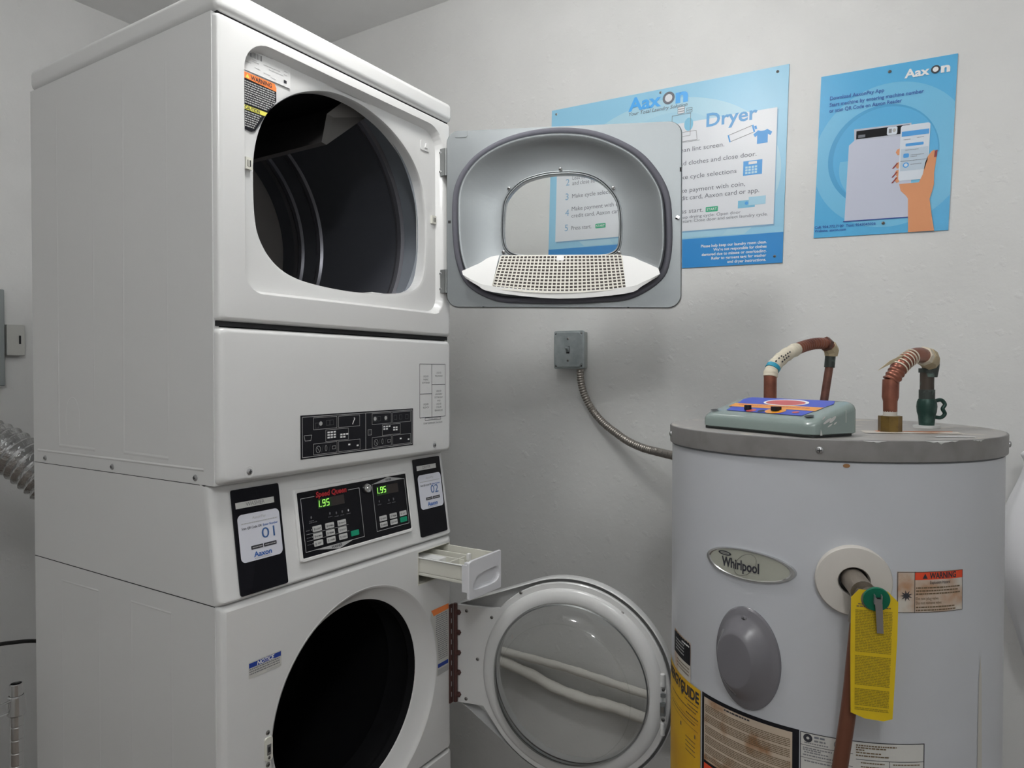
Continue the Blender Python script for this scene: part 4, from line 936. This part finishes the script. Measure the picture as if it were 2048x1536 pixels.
b = MB(); DF=Fr(F(.018,-.006,.068),F.U,(F.V*.98+F.N*.18),(F.N*.98-F.V*.18)); b.lathe(DF,[(.0175,0),(.0178,.002),(.0172,.004),(.0005,.0045)],'green_disc',40,cap0=True); b.build('green_disc', rel)
b = MB(); b.box(DF,-.0045,-.0030,-.004,.009,.004,.010,'steel'); b.box(DF,.0045,.0060,-.004,.009,.004,.010,'steel'); b.box(DF,-.002,.004,-.010,.004,.0045,.0055,'gap')
b.poly(DF,[(-.0040,.008),(.0060,-.002),(.0095,-.047),(.0010,-.047)],.011,'steel'); b.prism(DF,[(-.0042,.004),(.0048,.004),(.0090,-.0405),(.0015,-.0415)],.0095,.0108,'steel'); b.build('lever', rel)
b = MB(); TF=Fr(F(.0155,-.004,.064),F.U,F.V,F.N)
P_=[(-.0305,-.002),(-.020,.010),(.018,.010),(.031,-.004),(.0305,-.060),(.0275,-.172),(.018,-.177),(-.012,-.177),(-.026,-.171),(-.030,-.080)]
P_=[(-.0290,-.004),(-.019,.008),(.018,.008),(.0315,-.006),(.0305,-.060),(.0255,-.172),(.014,-.1765),(-.010,-.1755),(-.0285,-.169),(-.0295,-.080)]
b.prism(TF,P_,0,.0006,'tag_yellow'); rr=random.Random(12); v=-.022
while v>-.165:
    if not (-.0815>v>-.087 or -.129>v>-.1325 or -.158>v>-.1605): 
        b.greek(TF,-.0235,v,.0245-(-.02-v)*.03,.0013,.0011,'tag_text',rr,wl=4)
    v-=.00225
b.greek(TF,-.020,-.013,.020,.0016,.0011,'ink_rust',rr); b.greek(TF,-.022,-.0165,.022,.0018,.0011,'ink_rust',rr); tgo=b.build('warning_tag', rel); tgo['label']='yellow plastic warning tag full of fine print'
b = MB(); Q=[F(-.001,-.045,.047),F(-.006,-.110,.045),F(-.012,-.180,.043),F(-.033,-.35,.043),F(-.060,-.62,.043),F(-.080,-.85,.043)]
b.tube(smooth_path(Q,6),.0108,'pipe_brown',18); b.build('discharge_pipe', wh)['label']='brown overflow pipe'
# warning sticker on the right
F=Cy(HC,HR,209.3); u1_=math.radians(22.3)*HR; v0,v1=Z0-.4450,Z0-.3830; w=.0006; rr=random.Random(15)
b = MB(); b.rect(F,0,v0,u1_,v1,w,'label_tan',14); b.rect(F,.0265,v1-.0125,u1_-.001,v1-.0008,w+.0003,'red_ink',8); b.frame(F,.0005,v0+.0005,u1_-.0005,v1-.0005,.0007,w+.0005,'ink',10); b.rect(F,.0258,v0,.0265,v1,w+.0005,'ink')
b.text(F,'WARNING',.049,v1-.0108,.0125,w+.0006,'ink',width=.046,bold=.03); b.poly(F,[(.038,v1-.0108),(.046,v1-.0108),(.042,v1-.0030)],w+.0006,'ink')
b.text(F,'Explosion Hazard',.067,v1-.0190,.0068,w+.0006,'ink','CENTER',width=.034)
for v in (-.0255,-.0300,-.0345): b.greek(F,.028,v1+v,.028+rr.uniform(.055,.075),.0020,w+.0006,'ink_rust',rr)
b.text(F,'Do not plug valve.',.028,v1-.0425,.0062,w+.0006,'ink_rust',width=.037); b.text(F,'Do not remove valve.',.028,v1-.0490,.0062,w+.0006,'ink_rust',width=.042)
for v in (-.0545,-.0590): b.greek(F,.028,v1+v,.028+rr.uniform(.060,.074),.0020,w+.0006,'ink_rust',rr)
st_=[]; 
for i in range(18): a=2*PI*i/18; r_=(.0095 if i%2 else .0038); st_.append((.0135+r_*math.cos(a)*1.0,v1-.036+r_*math.sin(a)*.9))
b.poly(F,st_,w+.0007,'ink'); b.build('warning_sticker', wh)['label']='rust stained sticker with a red WARNING band'
# small black label and yellow energy guide at the left edge
F=Cy(HC,HR,121.7); u1_=math.radians(16.2)*HR
b = MB(); b.rect(F,0,Z0-.645,u1_,Z0-.570,w,'label_tan',10); b.rect(F,0,Z0-.612,u1_-.001,Z0-.574,w+.0003,'label_black',10)
for v in (-.585,-.591,-.597,-.603): b.greek(F,.012,Z0+v,.055,.0024,w+.0006,'line_grey',rr)
b.greek(F,.01,Z0-.576,.075,.004,w+.0006,'label_black',rr); b.greek(F,.045,Z0-.580,.075,.003,w+.0007,'white_ink',rr)
for v in (-.620,-.626,-.632): b.greek(F,.02,Z0+v,.075,.0018,w+.0006,'ink_rust',rr)
b.build('specification_label', wh)
F=Cy(HC,HR,110.5); u1_=math.radians(34.0)*HR
b = MB(); b.rect(F,0,Z0-.92,u1_,Z0-.6420,w+.0008,'label_yellow',18); b.text(F,'ENERGYGUIDE',u1_-.004,Z0-.668,.027,w+.0012,'ink','RIGHT',width=.150,bold=.035)
b.poly(F,[(.098,Z0-.6685),(.108,Z0-.6685),(.103,Z0-.677)],w+.0013,'ink'); b.rect(F,.102,Z0-.670,.104,Z0-.655,w+.0013,'ink')
for v,a_,c_ in ((-.676,.115,.160),(-.684,.125,.160),(-.690,.04,.155),(-.700,.120,.160),(-.712,.04,.150)): b.greek(F,a_,Z0+v,c_,.0020,w+.0012,'ink_rust',rr)
b.rect(F,.095,Z0-.735,.152,Z0-.728,w+.0012,'ink_rust'); b.rect(F,.02,Z0-.7060,.160,Z0-.7053,w+.0012,'ink_rust',8); b.rect(F,.02,Z0-.720,.160,Z0-.7193,w+.0012,'ink_rust',8)
for v in (-.744,-.752,-.760,-.768): b.greek(F,.118,Z0+v,.152,.0018,w+.0012,'ink_rust',rr)
b.build('energy_label', wh)['label']='yellow energy guide sticker'
# big framed instruction label and the rating plate
F=Cy(HC,HR,145.2); u1_=math.radians(36.4)*HR
b = MB(); b.rect(F,0,Z0-.95,u1_,Z0-.641,w,'label_black',20); b.rect(F,.006,Z0-.757,u1_-.010,Z0-.6475,w+.0003,'label_rusty',20); b.rect(F,.006,Z0-.95,u1_-.010,Z0-.762,w+.0003,'red_ink',20)
b.greek(F,.052,Z0-.6525,.100,.0026,w+.0006,'ink',rr); v=-.6575
while v>-.755:
    if int((v+1)*1000)%17>2: b.greek(F,.009,Z0+v,u1_-.013,.0013,w+.0006,'ink_rust',rr,wl=4)
    v-=.0028
b.build('instruction_sticker', wh)['label']='black framed instruction sticker with rust stains'
F=Cy(HC,HR,181.9); u1_=math.radians(36.3)*HR
b = MB(); b.rect(F,0,Z0-.76,u1_,Z0-.642,w,'label_white',16); b.rect(F,0,Z0-.6433,u1_,Z0-.642,w+.0003,'ink',16); b.rect(F,0,Z0-.76,.0010,Z0-.642,w+.0003,'ink'); b.rect(F,u1_-.0012,Z0-.76,u1_,Z0-.642,w+.0003,'ink')
b.rect(F,0,Z0-.6625,.074,Z0-.6617,w+.0003,'ink',6); b.rect(F,.078,Z0-.670,u1_,Z0-.6692,w+.0003,'ink',8); b.rect(F,.125,Z0-.76,.1257,Z0-.670,w+.0003,'ink'); b.rect(F,0,Z0-.682,.074,Z0-.6813,w+.0003,'ink',6)
b.loft([[F(.011+r*math.cos(2*PI*i/24),Z0-.6505+r*math.sin(2*PI*i/24),w+.0004) for i in range(24)] for r in (.0065,.0022)],'ink',False)
b.greek(F,.020,Z0-.6490,.036,.0030,w+.0005,'text_grey',rr); b.greek(F,.020,Z0-.6545,.036,.0028,w+.0005,'ink_soft',rr)
b.loft([[F(.055+r*math.cos(2*PI*i/24),Z0-.6525+r*math.sin(2*PI*i/24),w+.0004) for i in range(24)] for r in (.0075,.0062)],'ink_soft',False)
for v,a_,c_ in ((-.6590,.006,.040),(-.6670,.004,.045),(-.6700,.004,.030),(-.6735,.006,.040),(-.6780,.004,.050),(-.6870,.006,.045)): b.greek(F,a_,Z0+v,c_,.0019,w+.0005,'ink_soft',rr)
for v,c_ in ((-.6490,.135),(-.6525,.120),(-.6560,.090),(-.6600,.115),(-.6645,.125)): b.greek(F,.078,Z0+v,c_,.0020,w+.0005,'ink_rust',rr)
for v in (-.6750,-.681,-.687): b.greek(F,.085,Z0+v,.118,.0018,w+.0005,'ink_rust',rr); b.greek(F,.130,Z0+v,.170,.0018,w+.0005,'ink_rust',rr)
b.build('rating_label', wh)
b = MB(); F=Cy(HC,HR,240.6); b.poly(F,[(-.008,Z0-.95),(.008,Z0-.95),(.007,Z0-.70),(.004,Z0-.56),(.0,Z0-.522),(-.004,Z0-.56),(-.006,Z0-.70)],w,'stain'); F=Cy(HC,HR,194.6); b.poly(F,ellipse(0,Z0-.2265,.005,.003,14),w,'rust'); b.build('rust_stain', wh)

# ------------------------------------------------------------------ grey control device lying on the lid
dv = thing('alarm_unit', 'grey green plastic control box with blue and orange sticker lying on the water heater', 'control box', (.42,-.86,HT))
ph=math.radians(59.3); e=Vector((-math.cos(ph),-math.sin(ph),0)); g=Vector((math.sin(ph),-math.cos(ph),0))
FDV=Fr((.507,-.723,HT),e,g,(0,0,1)); DW,DD=.251,.105
b = MB(); b.box(FDV,.008,DW-.008,.006,DD-.008,.0,.008,'device_base'); b.build('base', dv)
# wedge-shaped shell, from stacked rounded outlines
def dloop(ins,wf,wb,r=.02):
    P=rrect(ins,ins*.8,DW-ins,DD-ins*.5,[r,r,r*.7,r*.7],6); return [FDV(u,v,wf+(wb-wf)*min(1,max(0,(v)/DD))) for u,v in P]
L=[dloop(.003,.004,.004),dloop(0,.0055,.0055),dloop(0,.0165,.043),dloop(.002,.0205,.0495),dloop(.006,.0235,.0540),dloop(.011,.0250,.0562),dloop(.03,.0268,.0575,.012)]
b = MB(); b.loft(L,'device',True,cap0=True); b.add(L[-1],[tuple(range(len(L[-1])))],'device'); b.build('housing', dv)
def tw(v): return .0264+(.0575-.0264)*v/DD+.0009
class Dp:
    def __call__(s,u,v,w=0): u=u*DW/.224; v=v*DD/.118; return FDV(u,v,tw(v)+w)
TP=Dp()
b = MB(); b.poly(TP,[(.040,.024),(.190,.020),(.200,.088),(.192,.104),(.030,.106),(.022,.094)],0,'device_blue'); b.poly(TP,[(.026,.046),(.196,.046),(.198,.066),(.026,.066)],.0003,'device_orange')
b.poly(TP,ellipse(.118,.082,.042,.018,32),.0005,'white_ink'); b.poly(TP,ellipse(.118,.081,.037,.014,32),.0007,'device_red'); b.text(Fr(TP(.118,.078,.001),e,(TP(.118,.1)-TP(.118,.06)),(0,0,1)),'ELECTRA',0,-.003,.012,.0004,'white_ink','CENTER',width=.05) if 0 else None
b.greek(TP,.040,.056,.180,.003,.0006,'device_red',random.Random(3)); b.build('sticker', dv)['label']='blue sticker with an orange band'
b = MB(); b.lathe(Fr(TP(.078,.034),e,g,(0,0,1)),[(.0065,0),(.006,.008),(.0003,.008)],'label_black',20); b.build('knob', dv)
b = MB(); b.poly(TP,ellipse(.088,.030,.009,.008,20),.0004,'device_red'); b.poly(TP,ellipse(.132,.035,.018,.014,24),.0004,'device_orange'); b.poly(TP,ellipse(.108,.030,.006,.006,16),.0004,'device_base'); b.poly(TP,ellipse(.170,.034,.006,.005,16),.0005,'device_red'); b.build('printed_dial', dv)
b = MB(); b.box(Fr(TP(.132,.037),e,g,(0,0,1)),-.006,.006,-.006,.006,0,.007,'label_black'); b.build('slide_switch', dv)
for u,v in ((.016,.020),(.203,.020)):
    b = MB(); b.poly(TP,ellipse(u,v,.0075,.0060,20),.0004,'device_base'); b.build('screw_well', dv)
b = MB(); FE=Fr(FDV(DW,0,0),g,(0,0,1),e)
for cu_,cv_,a_,b_ in ((.030,.026,.010,.0035),(.042,.028,.008,.005),(.036,.019,.006,.002),(.022,.031,.004,.0025),(.048,.022,.004,.002)):
    b.poly(FE,[(cu_+x*.9+y*.5,cv_+y*.9+x*.35) for x,y in ellipse(0,0,a_,b_,14)],.0005+.0001*cu_,'paint_drip')
b.poly(FE,[(.014,.004),(.019,.004),(.017,.010),(.0155,.014)],.0005,'paint_drip'); b.poly(FE,[(.072,.022),(.0733,.022),(.0728,.042),(.0716,.042)],.0005,'paint_drip'); b.build('paint_spatter', dv)

# ------------------------------------------------------------------ copper water connectors
def V(x,y,z): return Vector((x,y,Z0+z))
wl = thing('water_connector', 'copper hose with white tag wrap, rising behind the grey control box', 'pipe', (.738,-.797,HT), None)
b = MB(); b.tube([V(.738,-.797,-.187),V(.739,-.797,-.092)],.0128,'copper',20); b.build('lower_pipe', wl)
P_=smooth_path([V(.739,-.797,-.095),V(.743,-.798,-.083),V(.756,-.804,-.068),V(.788,-.816,-.050),V(.821,-.832,-.036),V(.869,-.850,-.025),V(.903,-.867,-.021),V(.930,-.878,-.024),V(.944,-.883,-.034)],14)
PR=resample(P_,.0012); n_=len(PR); wrap=[p for i,p in enumerate(PR) if i<n_*.46]
b = MB(); s0=int(n_*.42); hose=PR[s0:]; b.tube(hose,[.0122*(1+.055*math.cos(i*.0012/.0085*2*PI)) for i in range(len(hose))],'copper',20); b.build('corrugated_hose', wl)
b = MB(); b.tube(wrap,[.0138+.0006*math.sin(i*.31)+.0004*math.sin(i*1.1) for i in range(len(wrap))],'tape',18); wr=b.build('paper_wrap', wl); wr['label']='torn white printed wrap'
b = MB()
# print and blue tape on the wrap
for k,(f,ln) in enumerate(((.30,.26),(.40,.22),(.22,.18))):
    i0=int(len(wrap)*f); i1=int(len(wrap)*(f+ln)); 
    for i in range(i0,i1,7):
        a,c_=wrap[i],wrap[min(i+4,len(wrap)-1)]; T=(c_-a).normalized(); side=(-fw.cross(T)).normalized(); nn_=(side.cross(T)).normalized()
        if nn_.dot(fw)>0: nn_=-nn_
        off=(-.004,.002,.006)[k]; q0=a+nn_*.0149+side*off; b.add([q0,q0+side*.003,q0+side*.003+(c_-a),q0+(c_-a)],[(0,1,2,3)],'ink')
b.build('wrap_print', wr)
b = MB(); i0=int(len(wrap)*.16); b.tube(wrap[i0:i0+7],.0150,'tape_blue',18); b.build('blue_tape', wl)
b = MB(); b.tube([V(.936,-.881,-.026),V(.947,-.884,-.036),V(.948,-.883,-.048)],[.0150,.0165,.0140],'glue',8,smooth=False); b.tube([V(.920,-.874,-.021),V(.930,-.878,-.023)],.0160,'copper_dull',6,smooth=False); b.build('hex_nut', wl)
b = MB(); b.tube([V(.948,-.882,-.046),V(.946,-.880,-.074)],.0112,'verdigris',16); b.tube([V(.946,-.880,-.072),V(.934,-.866,-.1872)],.0088,'copper_dull',16); b.build('return_pipe', wl)

wr_ = thing('water_connector', 'copper hose with brass nut and green valve on the right of the lid', 'pipe', (.588,-1.027,HT))
bx_,by_=.588,-1.027
b = MB(); b.tube([V(bx_,by_,-.187),V(bx_,by_,-.160)],.0185,'brass_nut',8,smooth=False); b.tube([V(bx_,by_,-.187),V(bx_,by_,-.182)],.0165,'brass_nut',16); b.build('hex_nut', wr_)
b = MB(); b.tube([V(bx_,by_,-.162),V(bx_,by_,-.152)],.0110,'foam',18); b.build('white_washer', wr_)
b = MB(); b.tube([V(bx_,by_,-.153),V(bx_,by_,-.135),V(bx_+.001,by_,-.128),V(bx_+.003,by_-.0005,-.098)],[.0110,.0112,.0132,.0132],'copper',20); b.build('lower_pipe', wr_)
P_=smooth_path([V(.5905,-1.0275,-.100),V(.594,-1.033,-.090),V(.603,-1.039,-.078),V(.620,-1.048,-.066),V(.642,-1.058,-.057),V(.664,-1.067,-.0545),V(.682,-1.073,-.0565)],12)
PR=resample(P_,.0012); n_=len(PR); cut=int(n_*.50)
b = MB(); b.tube(PR,[.0132*(1+(.07*math.cos(i*.0012/.0085*2*PI) if i<cut else 0)) for i in range(n_)],'copper',20); b.build('corrugated_hose', wr_)
b = MB()
for k in range(6):
    i=int(n_*.22)+k*7
    if i+3<n_: b.tube(PR[i:i+3],.0146,'tape',18)
b.build('tape_rings', wr_)
b = MB(); q=PR[int(n_*.30)]; b.prism(Fr(q+Vector((-.012,.012,.004)),(.5,-.8,.35),(0,0,1),(-.8,-.5,0)),[(-.028,-.003),(.012,.002),(.020,.008),(-.006,.006)],0,.002,'glue'); b.build('torn_tape', wr_)
b = MB(); b.tube([V(.676,-1.071,-.055),V(.688,-1.075,-.058)],.0165,'tape',8,smooth=False); b.tube([V(.687,-1.075,-.057),V(.702,-1.080,-.061),V(.712,-1.082,-.070)],[.0178,.0180,.0150],'glue',8,smooth=False); b.build('hex_coupling', wr_)
b = MB(); b.tube(smooth_path([V(.702,-1.080,-.060),V(.714,-1.083,-.070),V(.717,-1.080,-.092)],5),.0138,'verdigris',18); b.tube([V(.715,-1.077,-.080),V(.715,-1.077,-.120)],.0116,'verdigris_brown',18); b.tube([V(.715,-1.077,-.078),V(.715,-1.077,-.086)],.0140,'verdigris',18); b.build('return_pipe', wr_)
b = MB(); b.tube([V(.715,-1.077,-.117),V(.715,-1.077,-.136)],.0132,'verdigris',18); b.tube([V(.715,-1.077,z) for z in (-.134,-.139,-.148,-.158,-.165,-.183)],[.0140,.0160,.0170,.0160,.0140,.0125],'valve_green',20); b.tube([V(.715,-1.077,-.187),V(.715,-1.077,-.182)],.022,'paint_drip',20); vb=b.build('shutoff_valve', wr_)
b = MB(); tdir=Vector((.536,-.844,0))
cpt=V(.715,-1.077,-.152)
Q=[cpt+tdir*.014+Vector((0,0,.014)),cpt+tdir*.026+Vector((0,0,.016)),cpt+tdir*.033+Vector((0,0,.008)),cpt+tdir*.029+Vector((0,0,0)),cpt+tdir*.033+Vector((0,0,-.009)),cpt+tdir*.026+Vector((0,0,-.016)),cpt+tdir*.013+Vector((0,0,-.015))]
b.tube(smooth_path(Q,6),.0035,'valve_green',10); b.build('handle', vb)

# ------------------------------------------------------------------ insulated pipes along the wall
for nm,ys,za,lab in (('insulated_pipe',(.60,.30,.232,.0,-.15,-.304,-.7,-1.2),(-1.075,-1.078,-1.080,-1.083,-1.092,-1.102,-1.115,-1.13),'upper white wrapped pipe along the wall, seen through the washer door glass'),
                 ('insulated_pipe',(.226,.17,.10,.038,-.085,-.2,-.304,-.7,-1.2),(-1.120,-1.130,-1.142,-1.159,-1.172,-1.172,-1.180,-1.195,-1.21),'lower thicker white wrapped pipe along the wall, seen through the washer door glass')):
    up_ = za[0]>-1.1; pts=[(1.312,y,Z0+z) for y,z in zip(ys,za)]
    if not up_: pts=[(1.312,.60,Z0-1.118),(1.312,.30,Z0-1.118)]+pts
    p=resample(smooth_path(pts,8),.008); r0=.013 if up_ else .018; rg=random.Random(3)
    b = MB(); b.tube(p,[r0*(1+.10*math.sin(i*.55)*rg.random()+.05*rg.random()) for i in range(len(p))],'insulation',14)
    tag(b.build(nm,None,pts[0]),lab,'pipe')

# ------------------------------------------------------------------ left edge: things behind and beside the machines
b = MB(); p=resample(smooth_path([Vector((-.22,YR,Z0-.10)),Vector((-.20,1.50,Z0-.11)),Vector((-.15,1.25,Z0-.145)),Vector((-.06,1.05,Z0-.215)),Vector((.03,.93,Z0-.27)),Vector((.085,.845,Z0-.34)),Vector((.14,.79,Z0-.42)),Vector((.22,.74,Z0-.50))],10),.0035)
b.tube(p,[.054*(1+.07*(abs(((i*.0035/.021)%1)-.5)*4-1)) for i in range(len(p))],'foil',36,smooth=False)
tag(b.build('foil_duct',None,p[0]),'crinkled silver foil duct curving from the back wall down behind the washer','duct')
b = MB(); b.tube(smooth_path([(-.55,.70,Z0-.73),(-.30,.71,Z0-.712),(-.10,.72,Z0-.705),(-.02,.73,Z0-.716),(.04,.74,Z0-.735),(.10,.76,Z0-.768),(.2,.79,Z0-.84)],6),.0045,'cable',12)
tag(b.build('power_cable',None,(-.10,.72,Z0-.7)),'black cable sagging across the gap to the washer','cable')
ob_ = thing('wall_socket','white socket plate on the back wall left of the machines','socket',(.375,YR,Z0-.02))
FR_=Fr((0,YR,Z0),(1,0,0),(0,0,1),(0,-1,0))
b = MB(); b.box(FR_,.346,.402,-.026,.083,0,.03,'plate_white'); b.build('cover_plate',ob_,bevel=.003); b = MB(); b.rect(FR_,.382,.015,.389,.045,.0305,'gap'); b.build('slot',ob_)
b = MB(); b.box(FR_,.10,.340,-.132,.203,0,.03,'cabinet_grey'); tag(b.build('wall_box',None,(.2,YR,Z0-.1),bevel=.004),'pale grey metal box on the back wall at the left edge','electrical box')
sh_ = thing('wire_shelf','chrome wire shelving post standing left of the washer','shelf',(-.083,.572,0))
FH=Fr((-.083,.572,0),(1,0,0),(0,1,0),(0,0,1)); zt_=Z0-.752
pr=[(.0125,0)]; z=.02
while z<zt_-.01: pr+=[(.0125,z),(.0117,z+.001),(.0117,z+.003),(.0125,z+.004)]; z+=.028
pr+=[(.0125,zt_),(.0105,zt_+.001),(.0100,zt_-.004)]
b = MB(); b.lathe(FH,pr,'chrome',24); b.build('post',sh_)
b = MB(); b.lathe(FH,[(.0135,zt_-.068),(.0180,zt_-.064),(.0165,zt_-.026),(.0135,zt_-.024)],'chrome',24); b.build('collar',sh_)
b = MB()
for z,dy in ((zt_-.034,0),(zt_-.058,0)):
    b.tube([(-.096,.572+dy,z),(-.6,.577+dy,z-.0)],.0028,'chrome',8); b.tube([(-.076,.565,z),(-.076,.13,z)],.0028,'chrome',8) if 0 else None
b.tube([(-.096,.565,zt_-.030),(-.6,.42,zt_-.030)],.0025,'chrome',8)
for i in range(12): b.tube([(-.12-i*.04,.577,zt_-.034),(-.12-i*.04,.590,zt_-.058)],.0022,'chrome',6)
b.build('wire_edge',sh_)
b = MB(); b.lathe(Fr((-.6,.577,0),(1,0,0),(0,1,0),(0,0,1)),[(p_[0],p_[1]) for p_ in pr],'chrome',24); b.build('post',sh_)

# bag hanging at the right edge
b = MB(); bc=Vector((1.235,-1.292,0)); L=[]; rg=random.Random(8)
for z,r in ((-.262,.020),(-.270,.042),(-.276,.044),(-.283,.038),(-.30,.034),(-.34,.048),(-.40,.074),(-.48,.092),(-.54,.090),(-.60,.076),(-.66,.054),(-.72,.040),(-.77,.026),(-.79,.008)):
    L.append([Vector((bc.x+r*math.cos(2*PI*i/36)*(1+.06*math.sin(i*1.3+z*20)),bc.y+r*math.sin(2*PI*i/36)*(1+.05*math.sin(i*2.1)),Z0+z)) for i in range(36)])
b.loft(L,'bag',True,cap0=True,cap1=True); bag=b.build('plastic_bag',None,(bc.x,bc.y,Z0-.26),subsurf=1)
tag(bag,'white plastic bag hanging on the wall at the right edge','bag')
b = MB(); b.tube([(WX,bc.y,Z0-.255),(bc.x+.02,bc.y,Z0-.255),(bc.x,bc.y,Z0-.268)],.004,'steel',8); tag(b.build('wall_hook',None,(WX,bc.y,Z0-.255)),'metal hook on the wall holding the white bag','hook')
